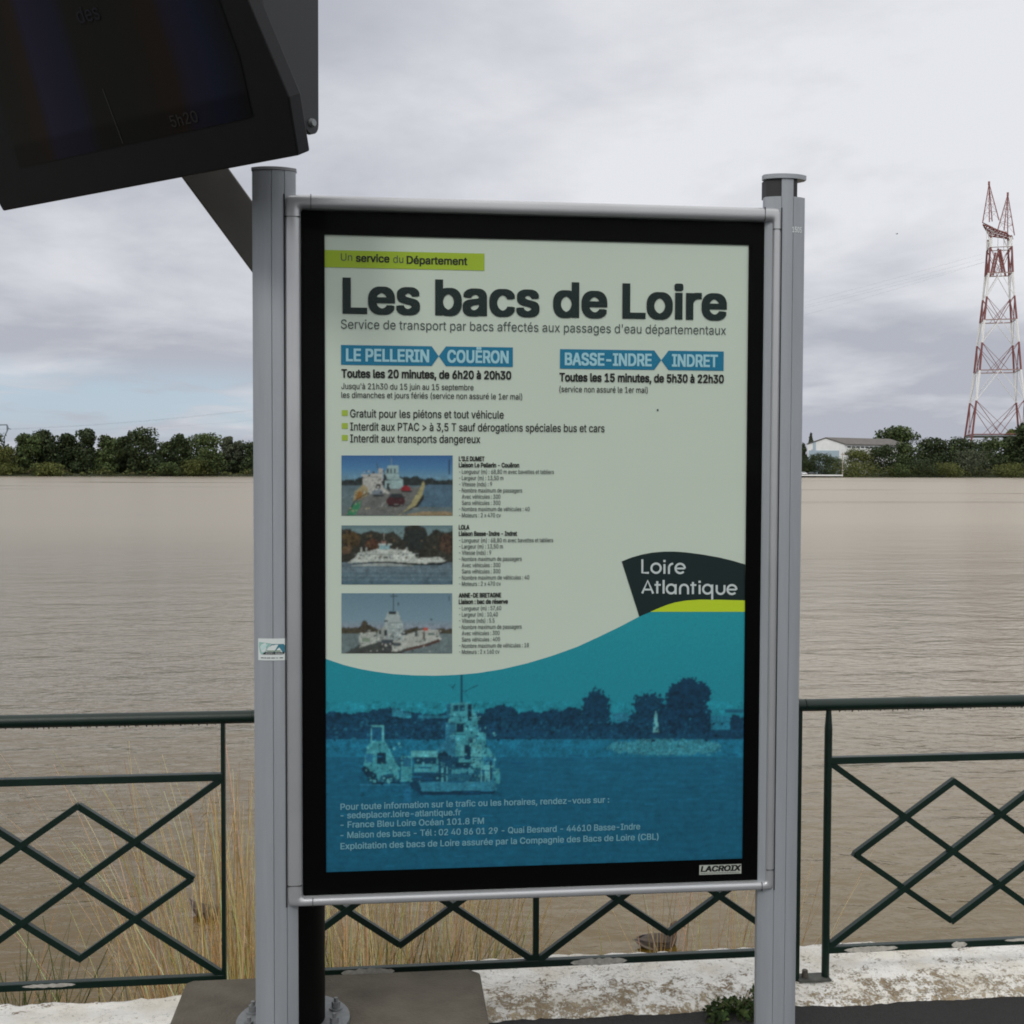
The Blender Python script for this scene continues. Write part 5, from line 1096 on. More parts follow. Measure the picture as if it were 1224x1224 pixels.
def tuft(px, n, ytop, spread, Yc=4.55, lean=(0, .12), green=.25, hv_=.45):
    """stalks rooted on the bank below the coping, reaching about photo row ytop"""
    for k in range(int(n*1.05+.5)):
        Y = Yc+rnd.uniform(-.2, .5); p_ = at(px+rnd.gauss(0, spread), 1180, Y)
        base = Vector((p_.x, Y, bankz(p_.x, Y)-.02))
        tz = at(px, ytop, Y).z
        h = max(.3, (tz-base.z)*(1-hv_*rnd.random()**1.6))
        ln = Vector((rnd.gauss(lean[0], lean[1])*h, rnd.uniform(-.1, .15)*h, 0))
        col = STRAW[rnd.randrange(5)]; col = tuple(c*rnd.uniform(.75, 1.1) for c in col)
        pts_ = bend(base, h, ln, .10*h*rnd.random(), 8)
        blades.append((pts_, rnd.uniform(.0026, .0060), col))
        if rnd.random() < .20:      # drooping seed head
            e = pts_[-1]; d = (pts_[-1]-pts_[-2]).normalized()
            for j in range(5):
                q_ = e-d*.03*j; s_ = Vector((rnd.uniform(-.03, .03)+ln.x*.1, rnd.uniform(-.02, .02), -.012-rnd.random()*.03))
                blades.append(([q_, q_+s_*.6+Vector((0, 0, .008)), q_+s_], .0022, tuple(c*.8 for c in col)))
        if rnd.random() < .5:        # short broken stems thicken the foot of the tuft
            h3 = h*rnd.uniform(.22, .6); l3 = Vector((rnd.gauss(lean[0], .3)*h3, rnd.uniform(-.12, .18)*h3, 0))
            blades.append((bend(base+Vector((rnd.uniform(-.06, .06), rnd.uniform(-.05, .05), 0)), h3, l3, .25*h3*rnd.random(), 5), rnd.uniform(.003, .006), tuple(c*.85 for c in STRAW[rnd.randrange(5)])))
        if rnd.random() < green:
            h2 = h*rnd.uniform(.3, .62); l2 = Vector((rnd.gauss(0, .25)*h2, rnd.uniform(-.1, .2)*h2, 0))
            gblades.append((bend(base+Vector((rnd.uniform(-.05, .05), 0, 0)), h2, l2, .2*h2*rnd.random(), 6), rnd.uniform(.004, .008), GREENS[rnd.randrange(4)]))
tuft(292, 90, 905, 16, lean=(-.05, .08)); tuft(215, 34, 975, 14, lean=(-.14, .12)); tuft(222, 34, 885, 22, lean=(-.26, .14), hv_=.3); tuft(285, 16, 880, 14, lean=(-.16, .12), hv_=.3); tuft(180, 18, 985, 26, lean=(-.12, .2), hv_=.6)
tuft(120, 12, 1010, 40, lean=(.0, .25)); tuft(265, 46, 930, 18, lean=(-.05, .1)); tuft(320, 60, 960, 18)
tuft(400, 60, 990, 18); tuft(430, 60, 985, 20); tuft(470, 95, 975, 25, lean=(.03, .12)); tuft(520, 90, 970, 25, lean=(.06, .12)); tuft(565, 60, 990, 18, lean=(.10, .12)); tuft(600, 22, 1010, 14, lean=(.15, .12))
tuft(640, 8, 1020, 25, green=.1); tuft(770, 14, 1010, 22, lean=(-.02, .2), green=.1); tuft(800, 16, 1020, 20, green=.1); tuft(850, 10, 1010, 12, green=.5); tuft(880, 30, 985, 16, lean=(.08, .14), green=.15)
tuft(925, 12, 960, 14, lean=(.12, .2)); tuft(1190, 2, 1075, 4, lean=(.05, .1), green=0)
ribbon_stuff('dry_grass', blades, M['straw'])
for px, n in ((12, 34), (30, 20), (60, 18), (90, 12), (130, 10), (165, 12), (255, 20), (300, 30), (400, 44), (440, 44), (480, 40), (520, 40), (560, 26), (600, 10), (690, 6), (850, 5)):
    for k in range(n):
        Y = 4.45+rnd.random()*.35; p_ = at(px+rnd.gauss(0, 14), 1180, Y); base = Vector((p_.x, Y, bankz(p_.x, Y)-.02))
        tz = at(px, 1105 if px < 70 or 380 < px < 600 else 1140, Y).z; h = (tz-base.z)*rnd.uniform(.55, 1.05)
        gblades.append((bend(base, h, Vector((rnd.gauss(0, .22)*h, rnd.uniform(-.1, .15)*h, 0)), .12*h*rnd.random(), 6), rnd.uniform(.004, .009), GREENS[rnd.randrange(4)]))
ribbon_stuff('green_grass', gblades, M['straw'])

def leaf_mesh(name, centers, m, n, size, seed, tints, parent=None, loc=None, flat=.0):
    r = np.random.default_rng(seed)
    cl = np.array([c[:3] for c in centers], float); rad = np.array([c[3:6] for c in centers], float)
    wgt = (rad[:, 0]*rad[:, 2]); wgt = wgt/wgt.sum()
    k = r.choice(len(cl), n, p=wgt)
    d = r.normal(size=(n, 3)); d /= np.linalg.norm(d, axis=1)[:, None]
    rr_ = (.55+.5*r.random(n)**.7)[:, None]
    pos = cl[k]+d*rad[k]*rr_
    nrm_ = d*.8+r.normal(size=(n, 3))*.45; nrm_ /= np.linalg.norm(nrm_, axis=1)[:, None]
    a = np.cross(nrm_, r.normal(size=(n, 3))); a /= np.linalg.norm(a, axis=1)[:, None]; e = np.cross(nrm_, a)
    s_ = size*(.6+.8*r.random(n))[:, None]
    v = np.stack([pos-a*s_*.5, pos+e*s_*.32, pos+a*s_*.5, pos-e*s_*.32], 1).reshape(-1, 3)
    tn_ = np.array(tints); col = tn_[r.integers(0, len(tn_), n)]*(.7+.6*r.random((n, 1)))
    tc_ = (r.random(len(cl))*.5+.75)[k][:, None]; col = np.repeat(col*tc_, 4, 0)
    me = bpy.data.meshes.new(name); me.from_pydata(v.tolist(), [], np.arange(4*n).reshape(-1, 4).tolist())
    ca = me.color_attributes.new('tint', 'FLOAT_COLOR', 'POINT'); ca.data.foreach_set('color', np.c_[col, np.ones(4*n)].astype(np.float32).ravel())
    me.materials.append(m); o = bpy.data.objects.new(name, me); COL.objects.link(o)
    if parent: attach(o, parent, Vector(loc) if loc is not None else world_loc(parent))
    return o
M['leaf'] = mat('tree_leaves', (1, 1, 1), .7, attr='tint', spec=.2)
M['bark'] = mat('bark', (.07, .055, .04), .9, 0, .4, 4)
# weed at the foot of the wall by the right post
WX = at(884, 1222, 3.76).x
wp = thing('weed', (WX, 3.76, 0), 'leafy green weed growing at the wall foot beside the right sign post', 'weed')
cen = [(rnd.uniform(-.12, .12), rnd.uniform(-.06, .03), rnd.uniform(.002, .022), .036, .03, .022) for k in range(11)]+[(.06, .02, .05, .02, .02, .024)]
leaf_mesh('leaves', cen, M['leaf'], 700, .018, 3, [(.035, .060, .015), (.022, .042, .011), (.055, .08, .022)], wp)
b = MB()
for k in range(14): b.tube((WX, 3.76, -.01), (WX+rnd.uniform(-.12, .1), 3.76+rnd.uniform(-.04, .04), rnd.uniform(.03, .08)), .002, .001, n=5)
b.build('stem', mat('weed_stem', (.08, .10, .03), .8), wp, loc=world_loc(wp))

def duck(px, py, yaw, label, tail_up, sc=1.0, pale=True, headlow=False):
    p_ = atz(px, py, WZ)
    # one continuous loft from the tail tip along the body, up the neck and over the head to the bill
    hz = .055 if headlow else .11
    path = [(-.235, .075+tail_up, .006, .004), (-.20, .06+tail_up*.7, .032, .012), (-.155, .045+tail_up*.3, .058, .032), (-.10, .035, .082, .056), (-.03, .028, .098, .070), (.04, .024, .098, .072), (.09, .026, .084, .066),
            (.125, .045, .060, .054), (.140, .085 if not headlow else .06, .040, .040), (.147, hz, .034, .036), (.156, hz+.035, .036, .037), (.178, hz+.046, .034, .032), (.205, hz+.036, .020, .018), (.222, hz+.026, .014, .008), (.255, hz+.018, .013, .005), (.268, hz+.016, .006, .003)]
    vs = []; fs = []; cs_ = []; K = 14; n = len(path)
    body = [(.060, .042, .028), (.045, .032, .022), (.09, .066, .045), (.035, .025, .018)]
    for i, (x, z, wy, wz_) in enumerate(path):
        a = path[max(0, i-1)]; c = path[min(n-1, i+1)]; tx, tz = c[0]-a[0], c[1]-a[1]; l = math.hypot(tx, tz); nx_, nz_ = -tz/l, tx/l
        for k in range(K):
            t_ = 2*math.pi*k/K; s1_ = math.cos(t_)*wy; s2_ = math.sin(t_)*wz_
            vs.append(Vector((x+nx_*s2_, s1_, z+nz_*s2_))*sc)
            if i < 2: col = (.30, .24, .20) if math.sin(t_) < .2 else (.05, .035, .028)
            elif i < 8: col = body[(i*3+k*5) % 4] if math.sin(t_) > -.2 else (.10, .072, .05)
            elif i < 12: col = (.085, .042, .020) if k % 3 else (.06, .03, .016)
            else: col = (.10, .075, .03)
            if i in (2, 3) and -.55 < math.sin(t_) < -.25 and pale: col = (.45, .40, .36)
            cs_.append(col)
    for i in range(n-1):
        for k in range(K): fs.append((i*K+k, i*K+(k+1) % K, (i+1)*K+(k+1) % K, (i+1)*K+k))
    fs += [tuple(range(K-1, -1, -1)), tuple((n-1)*K+k for k in range(K))]
    me = bpy.data.meshes.new('duck'); me.from_pydata([tuple(v_) for v_ in vs], [], fs)
    ca = me.color_attributes.new('tint', 'FLOAT_COLOR', 'POINT'); ca.data.foreach_set('color', np.c_[np.array(cs_), np.ones(len(cs_))].astype(np.float32).ravel())
    for f_ in me.polygons: f_.use_smooth = True
    me.materials.append(M['plume'])
    o = bpy.data.objects.new('duck', me); COL.objects.link(o); o.location = p_; o.rotation_euler = (0, 0, yaw)
    tag(o, label, 'duck', 'ducks floating by the quay')
    for s_ in (1, -1):
        b = MB()
        b.add([(x*sc, (s_*w_)*sc, z*sc) for x, w_, z in ((.07, .088, .055), (.0, .104, .065), (-.10, .088, .072), (-.19, .03, .088), (-.10, .096, .035), (.0, .108, .030), (.06, .095, .035))]+[(x*sc, (s_*(w_-.012))*sc, z*sc) for x, w_, z in ((.07, .088, .055), (.0, .104, .065), (-.10, .088, .072), (-.19, .03, .088), (-.10, .096, .035), (.0, .108, .030), (.06, .095, .035))],
              [tuple(range(7)), tuple(range(13, 6, -1))]+[(i, 7+i, 7+(i+1) % 7, (i+1) % 7) for i in range(7)], (.05, .036, .030))
        w_ = b.build('wing', M['plume'], colname='tint'); w_.parent = o; w_.location = (0, 0, 0)
        b = MB(); b.tube((.182*sc, s_*.030*sc, (hz+.052)*sc), (.182*sc, s_*.035*sc, (hz+.052)*sc), .005*sc, n=8)
        e_ = b.build('eye', M['seam']); e_.parent = o; e_.location = (0, 0, 0)
    return o
M['plume'] = mat('brown_plumage', (1, 1, 1), .7, attr='tint', var=.4, vscale=40)
duck(786, 1130, R(14), 'brown duck with a pale streak on its flank floating behind the middle railing', .01, 1.0)
duck(250, 1094, R(-28), 'dark brown duck with raised tail floating behind the dry grass on the left', .06, .9, False, True)

# ------------------------------------------------------------------ far bank: trees, sheds, pylons
DK = [(.036, .053, .022), (.025, .039, .016), (.049, .066, .026)]
MID = [(.056, .082, .028), (.040, .060, .021), (.075, .100, .034)]
OLV = [(.092, .108, .028), (.066, .080, .022), (.115, .125, .038)]
GRY = [(.072, .088, .054), (.054, .068, .040), (.090, .104, .066)]
def tree(name, px, ytop, wpx, dY, tints, label, cat='tree', group=None, pointed=False, seed=0, low=.10, n=1500):
    base = far_pt(px, dY); Y = base.y; mpp = Y/FPX
    top = at(px, ytop, Y).z; H = top-base.z; W = wpx*mpp/2
    r = random.Random(seed+int(px*7)); cen = []
    if pointed:
        for k in range(12):
            u = k/11; cen.append((r.uniform(-.1, .1)*W, r.uniform(-.1, .1)*W, H*(.15+.8*u), W*(1.05-.9*u), W*(1.05-.9*u), H*.09))
    else:
        W *= 1.18
        for k in range(24):
            a = r.uniform(0, 6.28); u = r.random()**1.15
            zc = H*(low+.12+(.80-low)*u); rad_ = W*math.sqrt(max(.08, 1-((u-.36)/.72)**2))
            q_ = rad_*r.uniform(.30, .72); s_ = W*r.uniform(.28, .48)
            cen.append((math.cos(a)*q_, math.sin(a)*q_, min(zc, H-s_*.75), s_, s_, s_*r.uniform(.65, .95)))
        cen += [(r.uniform(-.5, .5)*W, r.uniform(-.3, .3)*W, H*r.uniform(.74, .86), W*r.uniform(.32, .45), W*.4, H*r.uniform(.10, .13)) for _ in range(5)]
        cen += [(r.uniform(-.25, .25)*W, 0, H*.87, W*.40, W*.36, H*.12), (0, 0, H*.5, W*.62, W*.62, H*.3), (W*.4, -W*.2, H*.16, W*.45, W*.4, H*.15), (-W*.4, -W*.2, H*.16, W*.45, W*.4, H*.15)]
    o = thing(name, base, label, cat, group)
    leaf_mesh('crown', cen, M['leaf'], n, max(1.0, H*.058), seed+int(px), tints, o)
    b = MB(); b.tube(base-Vector((0, 0, .3)), base+Vector((0, 0, H*.45)), H*.028, H*.014, n=7)
    for k in range(5):
        a = r.uniform(0, 6.28); z0 = H*r.uniform(.2, .42)
        b.tube(base+Vector((0, 0, z0)), base+Vector((math.cos(a)*W*.55, math.sin(a)*W*.55, z0+H*.25)), H*.011, H*.004, n=5)
    b.build('trunk', M['bark'], o, loc=base)
    return o
GL = 'trees on the left far bank'; GR = 'trees and bushes on the right far bank'
for i, (px, yt, wp_, dY, tt_, pt, nm, lb) in enumerate((
    (6, 533, 32, 6, OLV, 0, 'tree', 'low yellowish tree at the left edge of the far bank'),
    (33, 518, 34, 12, MID, 0, 'tree', 'olive green tree next to the low yellowish one on the far bank'),
    (56, 513, 34, 20, DK, 0, 'tree', 'dark tall tree with a broad top near the small grey pylon'),
    (80, 517, 24, 26, DK, 0, 'tree', 'dark slim tree between the two tallest trees on the far left bank'),
    (101, 511, 28, 16, DK, 0, 'tree', 'tallest dark tree with a narrow crest on the left far bank'),
    (127, 519, 30, 12, MID, 0, 'tree', 'mid green tree right of the narrow crested dark tree'),
    (150, 520, 20, 26, DK, 0, 'tree', 'small dark tree hugging the left side of the wide rounded dark tree'),
    (173, 512, 40, 10, DK, 0, 'tree', 'wide rounded very dark tree in the middle of the left bank'),
    (198, 527, 24, 30, MID, 0, 'tree', 'low tree filling the dip right of the wide rounded dark tree'),
    (216, 518, 24, 14, DK, 0, 'tree', 'dark upright tree between the dip and the bright green tree'),
    (246, 517, 42, 8, MID, 0, 'tree', 'broad brighter green tree near the left sign post'),
    (272, 521, 17, 26, GRY, 0, 'tree', 'pale grey green slim tree standing behind the broad green one'),
    (286, 526, 16, 24, GRY, 0, 'tree', 'small pale tree last but one before the left sign post'),
    (302, 528, 28, 14, DK, 0, 'tree', 'dark tree half hidden by the left sign post'),
    (58, 553, 34, 1, OLV, 0, 'bush', 'rounded waterside bush below the dark broad topped tree'),
    (200, 553, 30, 1, MID, 0, 'bush', 'green waterside bush below the dip in the treeline'),
    (234, 548, 30, 2, OLV, 0, 'bush', 'olive waterside bush in front of the broad green tree'),
    )):
    tree(nm, px, yt, wp_, dY, tt_, lb, 'tree' if nm == 'tree' else 'bush', GL, bool(pt), 100+i, .0 if nm == 'bush' else -.02, 2400 if nm == 'bush' else 4200)
for i, (px, yt, wp_, dY, tt_, pt, nm, lb) in enumerate((
    (969, 519, 15, 70, GRY, 1, 'conifer', 'pointed tree rising behind the left end of the white warehouse'),
    (958, 529, 14, 40, DK, 0, 'tree', 'dark tree against the right sign post beside the warehouse'),
    (979, 541, 34, 14, DK, 0, 'bush', 'dark bush in front of the warehouse blue doors'),
    (995, 546, 34, 12, MID, 0, 'bush', 'mid green bush below the corner of the warehouse gable'),
    (961, 547, 20, 16, DK, 0, 'bush', 'dark low bush left of the warehouse behind the parked cars'),
    (1071, 508, 54, 130, MID, 0, 'tree', 'large round green tree rising behind the warehouse roof'),
    (1026, 536, 40, 24, OLV, 0, 'tree', 'yellow green tree covering the warehouse corner'),
    (1053, 532, 38, 18, DK, 0, 'tree', 'dark tree in front of the long warehouse wall'),
    (1081, 528, 30, 30, MID, 0, 'tree', 'tree covering the right end of the warehouse'),
    (1112, 523, 46, 40, DK, 0, 'tree', 'dark broad tree right of the warehouse'),
    (1148, 523, 44, 45, DK, 0, 'tree', 'dark tree below the left foot of the red and white pylon'),
    (1182, 522, 46, 45, MID, 0, 'tree', 'tree below the middle of the red and white pylon'),
    (1212, 521, 40, 45, DK, 0, 'tree', 'dark tree below the right foot of the red and white pylon'),
    (1208, 512, 20, 120, OLV, 0, 'tree', 'brownish tree top behind the right foot of the pylon'),
    (1229, 505, 32, 30, DK, 0, 'tree', 'tall dark tree cut by the right edge of the photo'),
    (1018, 551, 66, 3, OLV, 0, 'bush', 'wide yellow green bush at the water behind the landing stage'),
    (1101, 548, 46, 4, DK, 0, 'bush', 'dark round bush at the water in the middle of the right bank'),
    (1130, 553, 40, 3, OLV, 0, 'bush', 'olive bush right of the dark round waterside bush'),
    (1158, 536, 52, 12, GRY, 0, 'bush', 'big rounded grey green bush below the pylon'),
    (1205, 553, 46, 3, OLV, 0, 'bush', 'low olive bush at the water under the pylon right foot'),
    (1075, 554, 26, 3, MID, 0, 'bush', 'small green bush left of the dark round waterside bush'),
    )):
    tree(nm, px, yt, wp_, dY, tt_, lb, 'bush' if nm == 'bush' else 'tree', GR, bool(pt), 300+i, .0 if nm == 'bush' else -.02, 2600 if nm == 'bush' else 4200)
# the wood goes on behind the sign and past both sides of the photo; reeds and scrub along the water
def mass(name, cols, n, size, tints, seed):
    cen = []; r = random.Random(seed)
    for px, yt, wpx, dY in cols:
        g = far_pt(px, dY); H = at(px, yt, g.y).z-g.z; W = wpx*g.y/FPX/2
        for k in range(6):
            a = r.uniform(0, 6.28); u = r.random(); cen.append((g.x+math.cos(a)*W*.6*u, g.y+math.sin(a)*W*.4, g.z+H*r.uniform(.12, .75), W*.5, W*.5, H*.24))
    o = leaf_mesh(name, cen, M['leaf'], n, size, seed, tints); o['kind'] = 'stuff'; return o
cols_ = [(px, 518+rnd.uniform(-6, 10), 34, rnd.uniform(8, 40)) for px in list(range(-380, -4, 17))+list(range(318, 955, 16))+list(range(1246, 1660, 17))]
cols_ += [(px, 523+rnd.uniform(-4, 7), 30, rnd.uniform(30, 60)) for px in list(range(-4, 318, 11))+list(range(1104, 1246, 11))]
mass('woodland', cols_, 44000, 2.0, DK+MID, 77)
mass('undergrowth', [(px, 562+rnd.uniform(-6, 3), 16, rnd.uniform(.5, 3)) for px in range(-100, 312, 7)]+[(px, 560+rnd.uniform(-6, 4), 16, rnd.uniform(.5, 3)) for px in range(1008, 1300, 7)], 9000, 1.1, OLV+MID+[(.09, .07, .035)], 78)
mass('undergrowth', [(px, 546+rnd.uniform(-8, 8), 26, rnd.uniform(20, 40)) for px in range(-30, 312, 6)]+[(px, 543+rnd.uniform(-8, 8), 26, rnd.uniform(20, 36)) for px in list(range(1066, 1260, 7))], 24000, 1.6, DK, 79)

# white warehouse with a grey roof
M['wh'] = mat('white_cladding', (.88, .90, .90), .6, 0, .12, .3); M['roofm'] = mat('grey_roof_sheet', (.155, .145, .135), .7, 0, .3, .2)
M['bluep'] = mat('pale_blue_doors', (.40, .50, .58), .6); M['dkw'] = mat('dark_window_band', (.05, .06, .07), .3)
Yw = bankY(1000)+62; gz = WZ+2.6; S = Yw/FPX
Lf, Rf = at(965, 540, Yw), at(1009.5, 540, Yw); zt = lambda py: at(987, py, Yw).z
wh = thing('warehouse', (at(1000, 540, Yw).x, Yw, gz), 'white gabled warehouse with a grey roof and pale blue doors on the far bank', 'warehouse')
L = Vector(wh.location); X0, X1 = Lf.x, Rf.x; XM = at(986.5, 524, Yw).x; ze = zt(531); za_ = zt(523.8)
XE = at(1108, 530, Yw).x; dep = 60; xsh = (XE-X1); 
# the long side runs off to the right and slightly away
ax = Vector((xsh, 34, 0))
b = MB(); fr_ = [Vector((X0, Yw, gz)), Vector((X1, Yw, gz)), Vector((X1, Yw, ze)), Vector((XM, Yw, za_)), Vector((X0, Yw, ze))]
bk_ = [p_+ax for p_ in fr_]
b.add(fr_+bk_, [(0, 1, 2, 3, 4), (9, 8, 7, 6, 5), (0, 5, 6, 1), (1, 6, 7, 2), (4, 9, 5, 0)]); b.build('wall', M['wh'], wh, loc=L)
b = MB(); o1 = Vector((0, -.8, 0)); t_ = Vector((0, 0, .6)); e1 = Vector((1.2, 0, -.5)); e2 = Vector((-1.2, 0, -.5))
q0 = [fr_[3]+o1+t_*.3, fr_[2]+e1+o1+t_*.3, bk_[2]+e1+t_*.3, bk_[3]+t_*.3]; q1 = [fr_[3]+o1+t_*.3, fr_[4]+e2+o1+t_*.3, bk_[4]+e2+t_*.3, bk_[3]+t_*.3]
for qq in (q0, q1): b.add(qq+[p_+t_ for p_ in qq], [(0, 1, 2, 3), (7, 6, 5, 4), (0, 4, 5, 1), (1, 5, 6, 2), (2, 6, 7, 3), (3, 7, 4, 0)])
b.build('roof', M['roofm'], wh, loc=L)
b = MB(); b.box((at(966.5, 540, Yw).x, Yw-.3, gz), (at(1003, 540, Yw).x, Yw-.05, zt(538.5))); b.build('door', M['bluep'], wh, loc=L)
b = MB(); b.box((at(971.5, 540, Yw).x, Yw-.28, zt(538.4)), (at(975, 540, Yw).x, Yw-.06, zt(527.5))); b.build('blue_stripe', M['bluep'], wh, loc=L)
nn_ = Vector((ax.y, -ax.x, 0)).normalized()*.25
for k in range(14):
    u0 = .04+k*.068; p0 = Vector((X1, Yw, ze-2.6))+ax*u0+nn_; p1 = p0+ax*.05
    b = MB(); b.add([p0, p1, p1+Vector((0, 0, 1.2)), p0+Vector((0, 0, 1.2))], [(0, 1, 2, 3)]); b.build('window', M['dkw'], wh, loc=L)
# landing stage, pole and two parked cars
Yj = bankY(980)-2
b = MB(); xa, xb = at(930, 566, Yj).x, at(1004, 566, Yj).x
b.box((xa, Yj-6, WZ+1.1), (xb, Yj+3, WZ+2.0))
ls_ = thing('landing_stage', ((xa+xb)/2, Yj, WZ), 'low white landing stage on piles at the far waterline', 'landing stage'); L = Vector(ls_.location)
b.build('deck', M['wh'], ls_, loc=L)
for k in range(6):
    b = MB(); x = xa+2+(xb-xa-4)*k/5; b.tube((x, Yj-4, WZ-1), (x, Yj-4, WZ+1.09), .5, n=8); b.build('pile', M['dkw'], ls_, loc=L)
pp = at(1003.8, 566, Yj); zt2 = at(1003.8, 541, Yj).z
po = thing('mooring_pole', (pp.x+.8, Yj-3, WZ), 'slim pale pole with a short crossbar at the end of the landing stage', 'pole'); L = Vector(po.location)
M['pw'] = mat('pale_wood', (.34, .30, .24), .8)
b = MB(); b.tube(L+Vector((0, 0, -1)), Vector((L.x, L.y, zt2)), .42, .32, n=8); b.build('shaft', M['pw'], po, loc=L)
b = MB(); b.box((L.x-1.6, L.y-.7, zt2-1.6), (L.x+1.6, L.y-.42, zt2-1.1)); b.build('crossbar', M['pw'], po, loc=L)
def car(px, dy, col, label):
    Yc_ = bankY(px)+dy; g = at(px, 562, Yc_); g.z = WZ+2.05; o = thing('parked_car', g, label, 'car', 'cars parked on the far landing'); 
    b = MB(); prf = [(-2.6, .45), (2.6, .45), (2.65, 1.1), (1.6, 1.3), (.9, 2.0), (-1.4, 2.05), (-2.3, 1.35), (-2.65, 1.2)]
    b.prism([(g.x+x, g.z+z) for x, z in prf], g.y-1, g.y+1, 'xzy'); b.build('body', mat('car_paint', col, .3, coat=.5), o, loc=g, bevel=.1)
    b = MB(); b.prism([(g.x+x, g.z+z) for x, z in ((-1.9, 1.38), (1.3, 1.38), (.8, 1.9), (-1.35, 1.93))], g.y-1.02, g.y+1.02, 'xzy'); b.build('window', M['dkw'], o, loc=g)
    for sx in (-1.6, 1.6):
        b = MB(); b.tube((g.x+sx, g.y-1.05, g.z+.42), (g.x+sx, g.y+1.05, g.z+.42), .42, n=14); b.build('wheel', M['seam'], o, loc=g)
car(960.5, 3, (.75, .76, .77), 'white car parked at the far landing stage'); car(970, 4, (.05, .055, .06), 'dark car parked beside the white one at the landing stage')

# red and white river-crossing pylon
Yp = bankY(1190)+110; SP = Yp/FPX
PB = at(1190.5, 520, Yp); zy = lambda py: at(1190.5, py, Yp).z
pyl = thing('pylon', (PB.x, Yp, WZ+2.5), 'tall red and white lattice pylon rising above the trees on the right', 'pylon'); L = Vector(pyl.location)
pm = bpy.data.materials.new('red_white_bands'); pm.use_nodes = True; t = pm.node_tree; pb = t.nodes['Principled BSDF']; pb.inputs['Roughness'].default_value = .6
g_ = t.nodes.new('ShaderNodeNewGeometry'); sp = t.nodes.new('ShaderNodeSeparateXYZ'); t.links.new(g_.outputs['Position'], sp.inputs[0])
rows_ = [520, 480, 444, 411, 384, 356, 328, 297, 286, 150]
fac = None
for i in range(0, 9, 2):
    a = tmath('GREATER_THAN', sp.outputs[2], zy(rows_[i]) if i else -100); c = tmath('LESS_THAN', sp.outputs[2], zy(rows_[i+1])); f_ = tmath('MULTIPLY', a, c)
    fac = f_ if fac is None else tmath('MAXIMUM', fac, f_)
t.links.new(tmix(fac, (.78, .78, .77), (.21, .070, .066)), pb.inputs['Base Color'])
TH = R(25)
rtab = [(560, 55), (520, 45.5), (480, 39), (444, 33.5), (411, 29.8), (384, 26.2), (356, 22.6), (328, 19.8), (297, 17.6), (284, 16.4)]
def rad_at(py): return float(np.interp(-py, [-k[0] for k in rtab], [k[1] for k in rtab]))*SP
def corner(k, py):
    a = TH+math.pi/2*k; r_ = rad_at(py); return Vector((PB.x+r_*math.cos(a), Yp+r_*math.sin(a), zy(py)))
for k in range(4):
    b = MB(); ys_ = [k_[0] for k_ in rtab]
    for y0_, y1_ in zip(ys_[:-1], ys_[1:]): b.tube(corner(k, y0_), corner(k, y1_), (.00100*Yp), n=6)
    b.build('leg', pm, pyl, loc=L)
for k in range(4):                                  # bracing face by face
    b = MB(); j = (k+1) % 4; th = .00030*Yp
    for yl_, yu in ((520, 480), (480, 444), (444, 411), (411, 384), (384, 356), (356, 328), (328, 297)):
        a0, a1, c0, c1 = corner(k, yl_), corner(k, yu), corner(j, yl_), corner(j, yu); m0 = (a0+c0)/2; m1 = (a1+c1)/2
        if yl_ in (520, 444, 384, 328): b.tube(a1, m0, th, n=4); b.tube(c1, m0, th, n=4); b.tube(a1, c0*.7+a0*.3, th*.7, n=4); b.tube(c1, a0*.7+c0*.3, th*.7, n=4)
        else: b.tube(a0, m1, th*1.2, n=4); b.tube(c0, m1, th*1.2, n=4)
        if yl_ in (520, 444, 384, 328): b.tube(a0, c0, th*1.7, n=4)
    b.tube(corner(k, 297), corner(j, 297), th*1.7, n=4)
    b.build('bracing', pm, pyl, loc=L)
b = MB(); cns = [corner(k, 521) for k in range(4)]; b.add(cns+[c+Vector((0, 0, -1.0)) for c in cns], [(0, 1, 2, 3), (7, 6, 5, 4)]+[(i, 4+i, 4+(i+1) % 4, (i+1) % 4) for i in range(4)])
b.build('platform', M['galv'], pyl, loc=L)
M['pred'] = mat('faded_red_steel', (.26, .095, .088), .6)
# V struts inside the neck, then the crossbeam with its two horns
b = MB()
for (xa_, ya_), (xb_, yb_) in (((1190, 302), (1184, 330)), ((1193, 302), (1187, 329)), ((1193, 297), (1198, 325)), ((1195.5, 298), (1202, 330))): b.tube(at(xa_, ya_, Yp), at(xb_, yb_, Yp), .95, n=5)
b.build('neck_strut', M['pred'], pyl, loc=L)
CL = at(1175, 268.5, Yp-14); CR = at(1210.5, 285.5, Yp+14); CMz = (CL.z+CR.z)/2
side = Vector(((CR-CL).y, -(CR-CL).x, 0)).normalized()
b = MB(); cm = (CL+CR)/2; e3 = Vector((0, 0, 2.6))
for s_ in (1, -1):
    b.tube(CL, cm+side*s_*8-e3, .6, n=5); b.tube(cm+side*s_*8-e3, CR, .6, n=5); b.tube(CL+e3*.6, CR+e3*.6, .45, n=5)
for u in np.linspace(.08, .92, 11):
    p_ = CL.lerp(CR, u); h_ = 8*(1-abs(2*u-1)); b.tube(p_+side*h_-e3*.6, p_-side*h_-e3*.6, .55, n=4); b.tube(p_+e3*.6, p_+side*h_-e3*.7, .4, n=4); b.tube(p_+e3*.6, p_-side*h_-e3*.7, .4, n=4)
b.build('crossbeam', M['pred'], pyl, loc=L)
